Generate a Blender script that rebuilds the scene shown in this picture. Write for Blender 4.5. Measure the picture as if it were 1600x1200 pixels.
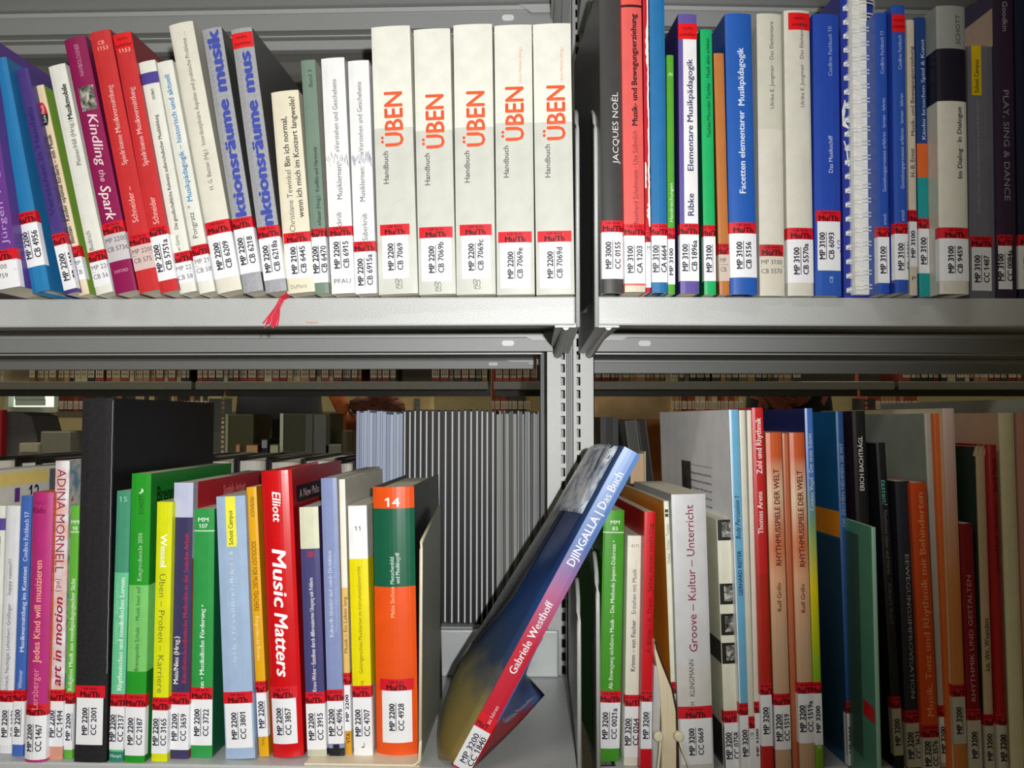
import bpy, bmesh, math, random
from mathutils import Matrix, Vector
random.seed(7)
for o in list(bpy.data.objects): bpy.data.objects.remove(o)
S = bpy.context.scene
COL = S.collection
R = math.radians
# ---------------------------------------------------------------- camera, world, lights, exposure
CAMZ = 0.95
FPX = 1300.0
PITCH = math.atan(55/FPX)
cd = bpy.data.cameras.new('camera'); cam = bpy.data.objects.new('camera', cd); COL.objects.link(cam)
cd.sensor_width = 36; cd.lens = FPX/1600*36; cd.clip_start = 0.02
cam.location = (0, 0, CAMZ); cam.rotation_euler = (R(90)+PITCH, 0, 0)
S.camera = cam
w = bpy.data.worlds.new('world'); S.world = w; w.use_nodes = True
bg = w.node_tree.nodes['Background']; bg.inputs[0].default_value = (0.9, 0.86, 0.72, 1); bg.inputs[1].default_value = 0.035
# the camera's flash: a small hard lamp just above and right of the lens, its cone thrown up and left
ld = bpy.data.lights.new('flash', 'SPOT'); fl = bpy.data.objects.new('flash_lamp', ld); COL.objects.link(fl)
ld.energy = 36; ld.shadow_soft_size = 0.006; ld.spot_size = R(112); ld.spot_blend = 0.75; ld.color = (1.0, 0.99, 0.97)
fl.location = (0.045, -0.1, CAMZ+0.024)
aim = Vector(((130-800)/FPX*0.75, 0.75, CAMZ+(655-215)/FPX*0.75)); fl.rotation_euler = (aim-fl.location).to_track_quat('-Z', 'Y').to_euler()
# unseen reading-room ceiling lights; the near-aisle one is fill added to lift shadows
for i, (x, y, e) in enumerate([(-0.9, -0.7, 15), (-1.6, 2.0, 26), (1.6, 2.0, 16), (-1.5, 4.0, 50), (1.5, 4.0, 40)]):
    l = bpy.data.lights.new('room', 'AREA'); l.shape = 'RECTANGLE'; l.size = 1.4; l.size_y = 0.25; l.energy = e; l.color = (1, 0.97, 0.9) if y < 0 else (1, 0.9, 0.68)
    o = bpy.data.objects.new('ceiling_and_fill_light', l); COL.objects.link(o); o.location = (x, y, 2.72)
v = S.view_settings; v.view_transform = 'Standard'; v.look = 'None'; v.exposure = 0.0; v.gamma = 1; v.use_curve_mapping = False

# ---------------------------------------------------------------- geometry of the view: two shelving bays meeting at a post
CAM = Vector((0, 0, CAMZ))
def ray(px, py):
    x = (px-800)/FPX; z = (600-py)/FPX
    return Vector((x, math.cos(PITCH)-z*math.sin(PITCH), math.sin(PITCH)+z*math.cos(PITCH)))
D0 = 0.75
class Unit:
    def __init__(s, px, deg):
        r = ray(px, 600); r = r*(D0/r.y)
        s.m = Matrix.Translation((r.x, D0, CAMZ)) @ Matrix.Rotation(R(deg), 4, 'Z')
        s.i = s.m.inverted()
    def loc(s, px, py):
        o = s.i @ CAM; d = (s.i.to_3x3() @ ray(px, py)); return o, d
    def at(s, px, py, d=0.0):          # (u, z) where the view ray meets depth d
        o, r = s.loc(px, py); t = (d-o.y)/r.y; p = o+r*t; return p.x, p.z
    def on(s, px, py, z):              # (u, d) where it meets height z
        o, r = s.loc(px, py); t = (z-o.z)/r.z; p = o+r*t; return p.x, p.y
UL = Unit(902, -2.0); UR = Unit(934, 2.0); UW = Unit(800, 0)
ZU = UL.at(890, 463)[1]                # upper shelf board, height relative to the lens
ZL = -0.3107                           # lower shelf board

# ---------------------------------------------------------------- materials
def lin(c):
    c = c/255.0
    return c/12.92 if c <= 0.04045 else ((c+0.055)/1.055)**2.4
MC = {}
def M(rgb, rough=0.42, met=0.0, var=0.07, nscale=60, bump=0.0, emit=0, spec=0.4, stripe=0, key=''):
    k = (tuple(rgb), rough, met, var, nscale, bump, emit, spec, stripe)
    if k in MC: return MC[k]
    m = bpy.data.materials.new('surface'); m.use_nodes = True; nt = m.node_tree; b = nt.nodes['Principled BSDF']
    col = tuple(lin(c) for c in rgb)+(1,)
    b.inputs['Roughness'].default_value = rough; b.inputs['Metallic'].default_value = met
    b.inputs['Specular IOR Level'].default_value = spec
    tc = nt.nodes.new('ShaderNodeTexCoord')
    n = nt.nodes.new('ShaderNodeTexNoise'); n.inputs['Scale'].default_value = nscale; n.inputs['Detail'].default_value = 3
    nt.links.new(tc.outputs['Object'], n.inputs['Vector'])
    if stripe:
        mp = nt.nodes.new('ShaderNodeMapping'); mp.inputs['Scale'].default_value = (stripe, 1.2, 1.2)
        nt.links.new(tc.outputs['Object'], mp.inputs['Vector']); nt.links.new(mp.outputs[0], n.inputs['Vector']); n.inputs['Scale'].default_value = 8
    mr = nt.nodes.new('ShaderNodeMapRange'); mr.inputs['From Min'].default_value = 0.3; mr.inputs['From Max'].default_value = 0.7
    mr.inputs['To Min'].default_value = 1-var; mr.inputs['To Max'].default_value = 1+var*0.5
    nt.links.new(n.outputs['Fac'], mr.inputs['Value'])
    mx = nt.nodes.new('ShaderNodeVectorMath'); mx.operation = 'SCALE'; mx.inputs[0].default_value = col[:3]
    nt.links.new(mr.outputs[0], mx.inputs['Scale']); nt.links.new(mx.outputs[0], b.inputs['Base Color'])
    if bump:
        bp = nt.nodes.new('ShaderNodeBump'); bp.inputs['Strength'].default_value = bump; bp.inputs['Distance'].default_value = 0.001
        nt.links.new(n.outputs['Fac'], bp.inputs['Height']); nt.links.new(bp.outputs[0], b.inputs['Normal'])
    if emit:
        b.inputs['Emission Color'].default_value = col; b.inputs['Emission Strength'].default_value = emit
    MC[k] = m; return m
def GRAD(stops, z0, z1, rough=0.35, rgb2=None):      # printed colour gradient along the height of a cover
    m = bpy.data.materials.new('printed_gradient'); m.use_nodes = True; nt = m.node_tree; b = nt.nodes['Principled BSDF']
    b.inputs['Roughness'].default_value = rough
    tc = nt.nodes.new('ShaderNodeTexCoord'); sx = nt.nodes.new('ShaderNodeSeparateXYZ'); nt.links.new(tc.outputs['Object'], sx.inputs[0])
    n = nt.nodes.new('ShaderNodeTexNoise'); n.inputs['Scale'].default_value = 30; nt.links.new(tc.outputs['Object'], n.inputs['Vector'])
    ad = nt.nodes.new('ShaderNodeMath'); ad.operation = 'MULTIPLY_ADD'; ad.inputs[1].default_value = 0.02*(rgb2 or 1); nt.links.new(n.outputs['Fac'], ad.inputs[0]); nt.links.new(sx.outputs[2], ad.inputs[2])
    mr = nt.nodes.new('ShaderNodeMapRange'); mr.inputs[1].default_value = z0; mr.inputs[2].default_value = z1; nt.links.new(ad.outputs[0], mr.inputs[0])
    r = nt.nodes.new('ShaderNodeValToRGB'); nt.links.new(mr.outputs[0], r.inputs[0]); e = r.color_ramp.elements
    for i, (p, c) in enumerate(stops):
        el = e[i] if i < 2 else e.new(p)
        el.position = p; el.color = tuple(lin(x) for x in c)+(1,)
    nt.links.new(r.outputs[0], b.inputs['Base Color']); return m
def MOTTLE(cols, scale=40, rough=0.4, detail=6, stretch=(1, 1, 1)):   # printed picture texture of several colours
    m = bpy.data.materials.new('printed_picture'); m.use_nodes = True; nt = m.node_tree; b = nt.nodes['Principled BSDF']
    b.inputs['Roughness'].default_value = rough
    tc = nt.nodes.new('ShaderNodeTexCoord'); mp = nt.nodes.new('ShaderNodeMapping'); mp.inputs['Scale'].default_value = stretch
    nt.links.new(tc.outputs['Object'], mp.inputs[0])
    n = nt.nodes.new('ShaderNodeTexNoise'); n.inputs['Scale'].default_value = scale; n.inputs['Detail'].default_value = detail; n.inputs['Distortion'].default_value = 0.6
    nt.links.new(mp.outputs[0], n.inputs['Vector'])
    r = nt.nodes.new('ShaderNodeValToRGB'); nt.links.new(n.outputs['Fac'], r.inputs[0]); e = r.color_ramp.elements
    k = len(cols)
    for i, c in enumerate(cols):
        el = e[i] if i < 2 else e.new(0.5)
        el.position = 0.34+0.32*i/(k-1); el.color = tuple(lin(x) for x in c)+(1,)
    nt.links.new(r.outputs[0], b.inputs['Base Color']); return m
PAPER = (232, 226, 206)
STEEL = M((190, 193, 192), 0.45, 0.12, var=0.10, nscale=900, bump=0.25)
STEELD = M((166, 168, 168), 0.5, 0.12, var=0.06, nscale=900, bump=0.2)
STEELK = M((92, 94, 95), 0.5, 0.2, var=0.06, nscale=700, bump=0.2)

# ---------------------------------------------------------------- mesh helpers
def tagit(o, label=None, cat=None, group=None, kind=None):
    if label: o['label'] = label
    if cat: o['category'] = cat
    if group: o['group'] = group
    if kind: o['kind'] = kind
    return o
def obj(name, vs, fs, mats, parent=None, mi=None, smooth=False, mat=None):
    me = bpy.data.meshes.new(name); me.from_pydata([tuple(v) for v in vs], [], fs)
    if not isinstance(mats, (list, tuple)): mats = [mats]
    for m in mats: me.materials.append(m)
    if mi: me.polygons.foreach_set('material_index', mi)
    if smooth: me.polygons.foreach_set('use_smooth', [True]*len(fs))
    me.update()
    o = bpy.data.objects.new(name, me); COL.objects.link(o)
    if parent: o.parent = parent
    if mat is not None: o.matrix_local = mat
    return o
def empty(name, m, label, cat, group=None):
    o = bpy.data.objects.new(name, None); COL.objects.link(o); o.empty_display_size = 0.02; o.matrix_local = m
    return tagit(o, label, cat, group)
class MB:
    def __init__(s): s.v = []; s.f = []; s.mi = []
    def add(s, vs, fs, mi=0):
        n = len(s.v); s.v += [tuple(v) for v in vs]; s.f += [tuple(i+n for i in f) for f in fs]; s.mi += [mi]*len(fs)
    def box(s, a, b, mi=0, m=None):
        x0, y0, z0 = a; x1, y1, z1 = b
        vs = [Vector(p) for p in ((x0,y0,z0),(x1,y0,z0),(x1,y1,z0),(x0,y1,z0),(x0,y0,z1),(x1,y0,z1),(x1,y1,z1),(x0,y1,z1))]
        if m: vs = [m @ p for p in vs]
        s.add(vs, [(0,3,2,1),(4,5,6,7),(0,1,5,4),(1,2,6,5),(2,3,7,6),(3,0,4,7)], mi)
    def bbox(s, a, b, r=0.001, mi=0, m=None):       # box with chamfered edges
        bm = bmesh.new(); bmesh.ops.create_cube(bm, size=1)
        for q in bm.verts: q.co = Vector([a[i]+(q.co[i]+0.5)*(b[i]-a[i]) for i in range(3)])
        bmesh.ops.bevel(bm, geom=bm.edges[:], offset=r, segments=2, affect='EDGES', profile=0.5)
        bm.verts.index_update(); vs = [q.co.copy() for q in bm.verts]
        if m: vs = [m @ p for p in vs]
        s.add(vs, [tuple(q.index for q in f.verts) for f in bm.faces], mi); bm.free()
    def prism(s, pts, ax, lo, hi, mi=0):            # polygon in the plane across axis ax (0 x: pts are (y, z); 1 y: (x, z); 2 z: (x, y))
        def mk(p, c): return [(c, p[0], p[1]), (p[0], c, p[1]), (p[0], p[1], c)][ax]
        n = len(pts); vs = [mk(p, lo) for p in pts]+[mk(p, hi) for p in pts]
        fs = [tuple(range(n))[::-1], tuple(range(n, 2*n))]+[(i, (i+1) % n, n+(i+1) % n, n+i) for i in range(n)]
        s.add(vs, fs, mi)
    def tube(s, pts, r, n=8, mi=0, closed=False):
        pts = [Vector(p) for p in pts]; rings = []; k = len(pts)
        for i, p in enumerate(pts):
            a = pts[max(i-1, 0)]; b = pts[min(i+1, k-1)]; t = (b-a).normalized()
            u = t.cross(Vector((0, 0, 1)) if abs(t.z) < 0.9 else Vector((1, 0, 0))).normalized(); w_ = t.cross(u)
            rr = r[i] if isinstance(r, (list, tuple)) else r
            rings.append([p+(u*math.cos(2*math.pi*j/n)+w_*math.sin(2*math.pi*j/n))*rr for j in range(n)])
        vs = [q for g in rings for q in g]; fs = []
        for i in range(k-1):
            for j in range(n): fs.append((i*n+j, i*n+(j+1) % n, (i+1)*n+(j+1) % n, (i+1)*n+j))
        fs.append(tuple(range(n))[::-1]); fs.append(tuple((k-1)*n+j for j in range(n)))
        s.add(vs, fs, mi)
    def build(s, name, mats, parent=None, smooth=False, mat=None): return obj(name, s.v, s.f, mats, parent, s.mi, smooth, mat)

# ---------------------------------------------------------------- lettering
GC = {}
def _raw(txt):
    c = bpy.data.curves.new('t', 'FONT'); c.body = txt; c.size = 1; c.resolution_u = 2; c.fill_mode = 'FRONT'
    o = bpy.data.objects.new('t', c); me = bpy.data.meshes.new_from_object(o)
    vs = [(q.co.x, q.co.y) for q in me.vertices]; fs = [tuple(p.vertices) for p in me.polygons]
    bpy.data.objects.remove(o); bpy.data.curves.remove(c); bpy.data.meshes.remove(me)
    return vs, fs
CAPR = max(q[1] for q in _raw('H')[0])
def glyphs(txt, bold=0.0):
    k = (txt, bold)
    if k in GC: return GC[k]
    vs, fs = _raw(txt)
    for i, ch in enumerate(txt):                 # the plain-bar figure one gets its flag
        if ch == '1' and (i or len(txt) == 1 or not txt[1].isalpha()):
            v1, _ = _raw(txt[:i+1]); x = max(q[0] for q in v1) if v1 else 0; n = len(vs)
            vs += [(x-0.02, CAPR), (x-0.085, CAPR), (x-0.25, CAPR-0.13), (x-0.25, CAPR-0.22), (x-0.02, CAPR-0.09)]; fs.append((n, n+1, n+2, n+3, n+4))
    if not vs: vs = [(0, 0), (0.3, 0)]; fs = []
    if bold > 0.0015:                            # heavier strokes: the same letters laid down again a hair to each side
        b = bold*1.15; V, Fs = [], []
        for dx, dy in ((-b, 0), (b, 0), (0, b*0.6), (0, -b*0.6)):
            n = len(V); V += [(x+dx, y+dy) for x, y in vs]; Fs += [tuple(i+n for i in f) for f in fs]
        vs, fs = V, Fs
    x0 = min(q[0] for q in vs); x1 = max(q[0] for q in vs)
    GC[k] = (vs, fs, x0, x1); return GC[k]
_h = glyphs('H'); CAP = max(q[1] for q in _h[0])
def lay(txt, L, h, bold=0.0, shear=0.0):
    """text as flat triangles: x 0..L (L None: natural width), cap height h"""
    vs, fs, x0, x1 = glyphs(txt, bold); sy = h/CAP; sx = sy if L is None else L/(x1-x0)
    return [((q[0]-x0)*sx+q[1]*sy*shear, q[1]*sy) for q in vs], fs, (x1-x0)*sx
def clip(vs, fs, lo, hi):
    """cut flat triangles at two vertical lines"""
    if not vs: return vs, []
    if min(q[0] for q in vs) >= lo and max(q[0] for q in vs) <= hi: return vs, fs
    bm = bmesh.new(); bv = [bm.verts.new((q[0], q[1], 0)) for q in vs]
    for f in fs:
        try: bm.faces.new([bv[i] for i in f])
        except ValueError: pass
    for co, no in (((lo, 0, 0), (-1, 0, 0)), ((hi, 0, 0), (1, 0, 0))):
        bmesh.ops.bisect_plane(bm, geom=bm.verts[:]+bm.edges[:]+bm.faces[:], plane_co=co, plane_no=no, clear_outer=True)
    bm.verts.index_update(); r = [(q.co.x, q.co.y) for q in bm.verts], [tuple(q.index for q in f.verts) for f in bm.faces]
    bm.free(); return r

# ---------------------------------------------------------------- books
LY, RY = -1.0, 1.5                     # the rows stand very slightly skewed on their boards
class Book:
    """origin: bottom middle of the spine; x across the spine, y into the shelf, z up"""
    def __init__(s, unit, zs, q, spine, label, kind='p', D=0.165, sides=None, bands=(), sideband=False, bulge=None, texts=(), st=None,
                 yaw=0.0, d=None, group=None, name='book', rough=0.36, page=PAPER, dd=0.0, cat='book', shrink=0.0004, cap=False, flap=True):
        bl, br, by, tl, tr, ty = q
        if d is None:
            d = unit.on((bl+br)/2, by, zs)[1]; d = max(-0.045, min(0.03, d))
        d += dd
        ub0, _ = unit.at(bl, by, d); ub1, _ = unit.at(br, by, d); ut0, zt = unit.at(tl, ty, d); ut1, _ = unit.at(tr, ty, d)
        bu = (ub0+ub1)/2; tu = (ut0+ut1)/2; z0 = zs+0.0003
        lean = math.atan2(tu-bu, zt-z0)
        w_ = ((ub1-ub0)+(ut1-ut0))/2*math.cos(lean)-shrink
        z0 += w_/2*abs(math.sin(lean))
        H = math.hypot(tu-bu, zt-z0)
        s.w, s.H, s.by, s.ty, s.k = w_, H, by, ty, H/(by-ty); s.kind = kind
        s.D = D
        s.b = bulge if bulge is not None else (min(0.0035, w_*0.13) if kind == 'h' else min(0.0008, w_*0.03))
        s.m = (unit.m @ Matrix.Translation((bu, d, z0)) @ Matrix.Rotation(lean, 4, 'Y') @ Matrix.Rotation(R(yaw), 4, 'Z'))
        s.root = empty(name, s.m, label, cat, group)
        s.body(spine, sides, bands, sideband, rough, page)
        if st: s.sticker(*st)
        for t in texts: s.text(*t)
    def t(s, y): return (s.by-y)*s.k
    def pt(s, a, e):
        h = s.w/2
        if abs(a) <= h: return a, -s.b*(1-(a/h)**2)-e
        return math.copysign(h+e, a), abs(a)-h
    def body(s, spine, sides, bands, sideband, rough, page):
        w_, H, D = s.w, s.H, s.D; h = w_/2; hard = s.kind == 'h'; tc = 0.0022 if hard else 0.0005
        tc = min(tc, w_*0.16)
        ms = []
        def mid(c):
            m = c if isinstance(c, bpy.types.Material) else M(c, rough)
            if m not in ms: ms.append(m)
            return ms.index(m)
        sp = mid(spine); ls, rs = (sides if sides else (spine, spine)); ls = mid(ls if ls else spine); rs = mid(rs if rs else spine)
        zs = {0.0, H}
        for y0, y1, c in bands: zs.add(min(H, max(0, s.t(y0)))); zs.add(min(H, max(0, s.t(y1))))
        zs = sorted(zs)
        n = 10 if s.b > 0.001 else 4
        out = [(-h, D), (-h, 0.006), (-h, 0.0015)]; typ = [0, 0]
        k0 = len(out)
        for i in range(n+1):
            a = -h+w_*i/n; out.append((a, -s.b*(1-(a/h)**2)+(0.0004 if i in (0, n) else 0)))
        typ += [1]*(n+1)
        out += [(h, 0.0015), (h, 0.006), (h, D)]; typ += [1, 2, 2]; typ = typ[:len(out)-1]
        inn = []
        for i, (x, y) in enumerate(out):
            if y > 0.001 and abs(abs(x)-h) < 1e-6: inn.append((math.copysign(h-tc, x), max(y, tc)))
            else: inn.append((x*(h-tc)/h, y+tc))
        nv = len(out); vs = []; fs = []; mi = []
        for z in zs:
            vs += [(x, y, z) for x, y in out]+[(x, y, z) for x, y in inn]
        def mat(ty, z):
            c = None
            for y0, y1, cc in bands:
                a, b = sorted((s.t(y0), s.t(y1)))
                if a <= z <= b: c = cc
            if c is not None and (ty == 1 or sideband): return mid(c)
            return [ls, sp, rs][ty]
        for r_ in range(len(zs)-1):
            o = r_*2*nv; p = o+2*nv; zm = (zs[r_]+zs[r_+1])/2
            for i in range(nv-1):
                fs.append((o+i, o+i+1, p+i+1, p+i)); mi.append(mat(typ[i], zm))
                fs.append((o+nv+i, p+nv+i, p+nv+i+1, o+nv+i+1)); mi.append(mat(typ[i], zm))
            for i in (0, nv-1): fs.append((o+i, p+i, p+nv+i, o+nv+i) if i == 0 else (o+i, o+nv+i, p+nv+i, p+i)); mi.append(ls)
        for o, flip in ((0, 0), ((len(zs)-1)*2*nv, 1)):
            for i in range(nv-1):
                f = (o+i, o+nv+i, o+nv+i+1, o+i+1); fs.append(f[::-1] if flip else f); mi.append(mat(typ[i], zs[0]+1e-6 if not flip else H-1e-6))
        s.cover = obj('cover', vs, fs, ms, s.root, mi)
        # page block, its fore edge hollowed on hardbacks
        ov = 0.003 if hard else 0.0004; x = h-tc-0.0001; y0 = tc+(0.001 if hard else 0.0003); y1 = D-(0.004 if hard else 0.0005)
        poly = [(-x, y0), (x, y0), (x, y1)]
        if hard: poly += [(x*(1-2*i/6), y1-0.003*(1-(1-2*i/6)**2)) for i in range(1, 6)]
        poly += [(-x, y1)]
        mb = MB(); mb.prism(poly, 2, ov if hard else 0.0004, H-ov)
        mb.build('page_block', M(page, 0.8, var=0.16, stripe=260, spec=0.1), s.root)
    def sheet(s, name, a0, a1, z0, z1, m, e=0.00018, parent=None, smoothn=8):
        """a thin label stuck round the spine between across-positions a0..a1"""
        h = s.w/2; cuts = [a0+(a1-a0)*i/smoothn for i in range(smoothn+1)]+[c for c in (-h, h) if a0 < c < a1]
        cuts = sorted(cuts); P = []; Q = []
        for a in cuts: P.append(s.pt(a, e)); Q.append(s.pt(a, 0.00002))
        n = len(cuts); vs = [(x, y, z0) for x, y in P]+[(x, y, z1) for x, y in P]+[(x, y, z0) for x, y in Q]+[(x, y, z1) for x, y in Q]
        fs = []
        for i in range(n-1):
            fs += [(i, i+1, n+i+1, n+i), (2*n+i, 2*n+i+1, i+1, i), (n+i, n+i+1, 3*n+i+1, 3*n+i)]
        fs += [(0, n, 3*n, 2*n), (n-1, 3*n-1, 4*n-1, 2*n-1)]
        return obj(name, vs, fs, m, parent or s.root)
    def ink(s, name, runs, color, e=0.00034, parent=None, rough=0.5, clipw=True):
        """runs: list of (verts(s,t), faces)"""
        mb = MB(); h = s.w/2; e = e+max(0, s.b-0.0006)*0.14
        for vs, fs in runs:
            if clipw: vs, fs = clip(vs, fs, -h, h)
            if not fs: continue
            mb.add([(lambda p, z: (p[0], p[1], z))(s.pt(a, e), z) for a, z in vs], fs)
        if mb.f: return mb.build(name, color if isinstance(color, bpy.types.Material) else M(color, rough, var=0.0), parent or s.root)
    def run(s, txt, ya, yb, c, hpx, o='u', bold=0.0, shear=0.0):
        h = hpx*s.k; sc = (c-0.5)*s.w; 
        if o == 'h':   # ya = centre line, yb = width in px or None
            vs, fs, L = lay(txt, yb*s.k if yb else None, h, bold, shear); tc = s.t(ya)
            return [(sc-L/2+x, tc+y-h/2) for x, y in vs], fs
        L = abs(yb-ya)*s.k; vs, fs, L = lay(txt, L, h, bold, shear)
        if o == 'u': t0 = s.t(max(ya, yb)); return [(sc-(y-h/2), t0+x) for x, y in vs], fs
        t1 = s.t(min(ya, yb)); return [(sc+(y-h/2), t1-x) for x, y in vs], fs
    def text(s, txt, ya, yb, c, hpx, col, o='u', bold=0.0, shear=0.0, name='title_lettering'):
        return s.ink(name, [s.run(txt, ya, yb, c, hpx, o, bold, shear)], col)
    def sticker(s, r0, r1, w1, l1='MP 2200', l2='CB 0000', style='A', x0=None, x1=None, extra=None, tx=0.5, red=(214, 26, 42), white=(236, 238, 242)):
        h = s.w/2
        a0 = -h-0.006 if x0 is None else (x0-0.5)*s.w; a1 = h+0.006 if x1 is None else (x1-0.5)*s.w
        k = s.k; wpx = s.w/k
        rl = s.sheet('red_label', a0, a1, s.t(r1), s.t(r0), M(red, 0.4, var=0.05), e=0.0002)
        cx = ((max(a0, -h)+min(a1, h))/2)
        hh = 7.2*k; tw = 30*k
        def H(txt, yc, wd, hpx, b):
            vs, fs, L = lay(txt, wd, hpx*k, b); x_ = cx-L/2 if L < 2*h else -h-0.15*L
            return [(x_+x, s.t(yc)+y-hpx*k/2) for x, y in vs], fs
        m = (r0+r1)/2; dy = (r1-r0)
        s.ink('lettering', [H('UdK Berlin', r0+dy*0.22, 23*k, 3.6, 0.005), H('Mu/Th', r0+dy*0.70, 31*k, 8.2, 0.035)], (70, 8, 16), e=0.00042, parent=rl)
        if w1 is None: return
        ww = a0, a1
        if x0 is not None: ww = a0+0.05*s.w, a1-0.05*s.w
        wl = s.sheet('call_label', ww[0], ww[1], s.t(w1), s.t(r1), M(white, 0.45, var=0.02), e=0.00021)
        runs = []
        if style == 'A':
            ch = 8.6; mid = (r1+w1)/2; L = min(42, (w1-r1)*0.8); b0 = mid+L/2; extra_y = 0
            ca = cx/s.w+0.5; off = 7.2/wpx
            off = 7.2/wpx if wpx > 27 else 6.4/wpx
            if wpx > 21.5 and l2:
                runs.append(s.run(l1, b0, b0-L, ca-off+(tx-0.5), ch, 'u', 0.032))
                if l2:
                    ln = L*len(l2)/7.0; runs.append(s.run(l2, b0, b0-ln, ca+off+(tx-0.5), ch, 'u', 0.022))
                u = (ca+(tx-0.5)-0.5)*s.w-0.9*k
                runs.append(([(u-0.5*k, s.t(b0)), (u+0.5*k, s.t(b0)), (u+0.5*k, s.t(b0-L-1)), (u-0.5*k, s.t(b0-L-1))], [(0, 1, 2, 3)]))
            else:
                q = 0.42 if wpx > 16 else 0.45
                runs.append(s.run(l1, b0, b0-L, q, min(ch, wpx*0.55), 'u', 0.03))
                if wpx > 19 and l2: runs.append(s.run(l2, b0, b0-L*len(l2)/7.0, q+14.4/wpx, ch, 'u', 0.012))
                u = (q-0.5)*s.w+5.9*k
                if wpx > 13: runs.append(([(u-0.4*k, s.t(b0)), (u+0.4*k, s.t(b0)), (u+0.4*k, s.t(b0-L-1)), (u-0.4*k, s.t(b0-L-1))], [(0, 1, 2, 3)]))
            s.ink('lettering', runs, (28, 26, 48), e=0.00044, parent=wl)
        else:
            y = r1+9
            for i, l in enumerate((l1, l2)):
                vs, fs, L = lay(l, (4.6*len(l))*k, 7*k, 0.0); x_ = -h+2*k
                runs.append(([(x_+x, s.t(y+i*14)+q-3.5*k) for x, q in vs], fs))
            z = s.t(y+7); runs.append(([(-h+1.5*k, z), (h-1*k, z), (h-1*k, z+0.5*k), (-h+1.5*k, z+0.5*k)], [(0, 1, 2, 3)]))
            s.ink('lettering', runs, (82, 78, 84), e=0.00044, parent=wl)
        if extra: s.ink('lettering', [s.run(*extra)], (60, 60, 150), e=0.00044, parent=wl)
    def strokes(s, name, lines, wpx, col, e=0.0004):
        """pen strokes: polylines of (across fraction, picture y)"""
        runs = []
        for ln in lines:
            P = [((a-0.5)*s.w, s.t(y)) for a, y in ln]
            for (ax, az), (bx, bz) in zip(P[:-1], P[1:]):
                L = math.hypot(bx-ax, bz-az) or 1e-9; nx, nz = -(bz-az)/L*wpx*s.k/2, (bx-ax)/L*wpx*s.k/2
                runs.append(([(ax+nx, az+nz), (bx+nx, bz+nz), (bx-nx, bz-nz), (ax-nx, az-nz)], [(0, 1, 2, 3)]))
        return s.ink(name, runs, col, e)
    def sidequad(s, name, side, y0, y1, z0, z1, m, e=0.0002):
        x = side*(s.w/2+e)
        return obj(name, [(x, y0, z0), (x, y1, z0), (x, y1, z1), (x, y0, z1)], [(0, 1, 2, 3)], m, s.root)
    def sidetext(s, name, side, txt, y0, L, z, h, col, bold=0.0):
        """lettering on a cover, reading along y (right cover: away from the spine)"""
        vs, fs, _ = lay(txt, L, h, bold); x = side*(s.w/2+0.0004)
        P = [(x, y0+a, z+b) if side > 0 else (x, y0+L-a, z+b) for a, b in vs]
        return obj(name, P, fs, M(col, 0.5, var=0.0), s.root)

# ================================================================ the room
def struct(name, mb, m): return tagit(mb.build(name, m), kind='structure')
FLOORM = M((96, 92, 84), 0.6, var=0.12, nscale=6); WALLM = M((176, 166, 128), 0.8, var=0.04, nscale=4)
mb = MB(); mb.box((-4, -1.5, -0.05), (4, 6.2, 0)); struct('floor', mb, FLOORM)
mb = MB(); mb.box((-4, -1.5, 2.8), (4, 6.2, 2.85)); struct('ceiling', mb, M((170, 168, 158), 0.9))
mb = MB(); mb.box((-4.1, -1.5, 0), (-4, 6.2, 2.8)); struct('wall_left', mb, WALLM)
mb = MB(); mb.box((4, -1.5, 0), (4.1, 6.2, 2.8)); struct('wall_right', mb, WALLM)
mb = MB(); mb.box((-4, -1.6, 0), (4, -1.5, 2.8)); struct('wall_front', mb, WALLM)
def wx(px, y): return ray(px, 620).x/ray(px, 620).y*y
wx0, wx1 = wx(8, 6.2), wx(92, 6.2); wz0 = 1.02
mb = MB()
mb.box((-4, 6.2, 0), (wx0, 6.3, 2.8)); mb.box((wx1, 6.2, 0), (4, 6.3, 2.8)); mb.box((wx0, 6.2, 0), (wx1, 6.3, wz0)); mb.box((wx0, 6.2, 2.3), (wx1, 6.3, 2.8))
struct('wall_back', mb, WALLM)
mb = MB(); mb.box((wx0, 6.26, wz0), (wx1, 6.27, 2.3)); wd = struct('window_1', mb, M((225, 240, 214), 0.5, emit=1.1))
mb = MB()
for a, b in ((wx0, wx0+0.03), (wx1-0.03, wx1)): mb.box((a, 6.19, wz0), (b, 6.26, 2.3))
mb.box((wx0, 6.17, wz0-0.02), (wx1, 6.26, wz0+0.02)); mb.box((wx0, 6.19, 2.27), (wx1, 6.26, 2.3))
mb.build('window_frame', M((180, 182, 176), 0.5), wd)
mb = MB()
a, b = wx(24, 6.1), wx(71, 6.1)
for i in range(26): mb.box((a, 6.10-0.01*(i%2), wz0+0.03+i*0.045), (b, 6.105-0.01*(i%2), wz0+0.078+i*0.045))
mb.box((a-0.02, 6.08, 2.2), (b+0.02, 6.19, 2.26))
tagit(mb.build('window_blind', M((176, 196, 198), 0.7)), 'grey-blue slatted blind hanging before the bright window', 'blind')

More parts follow.
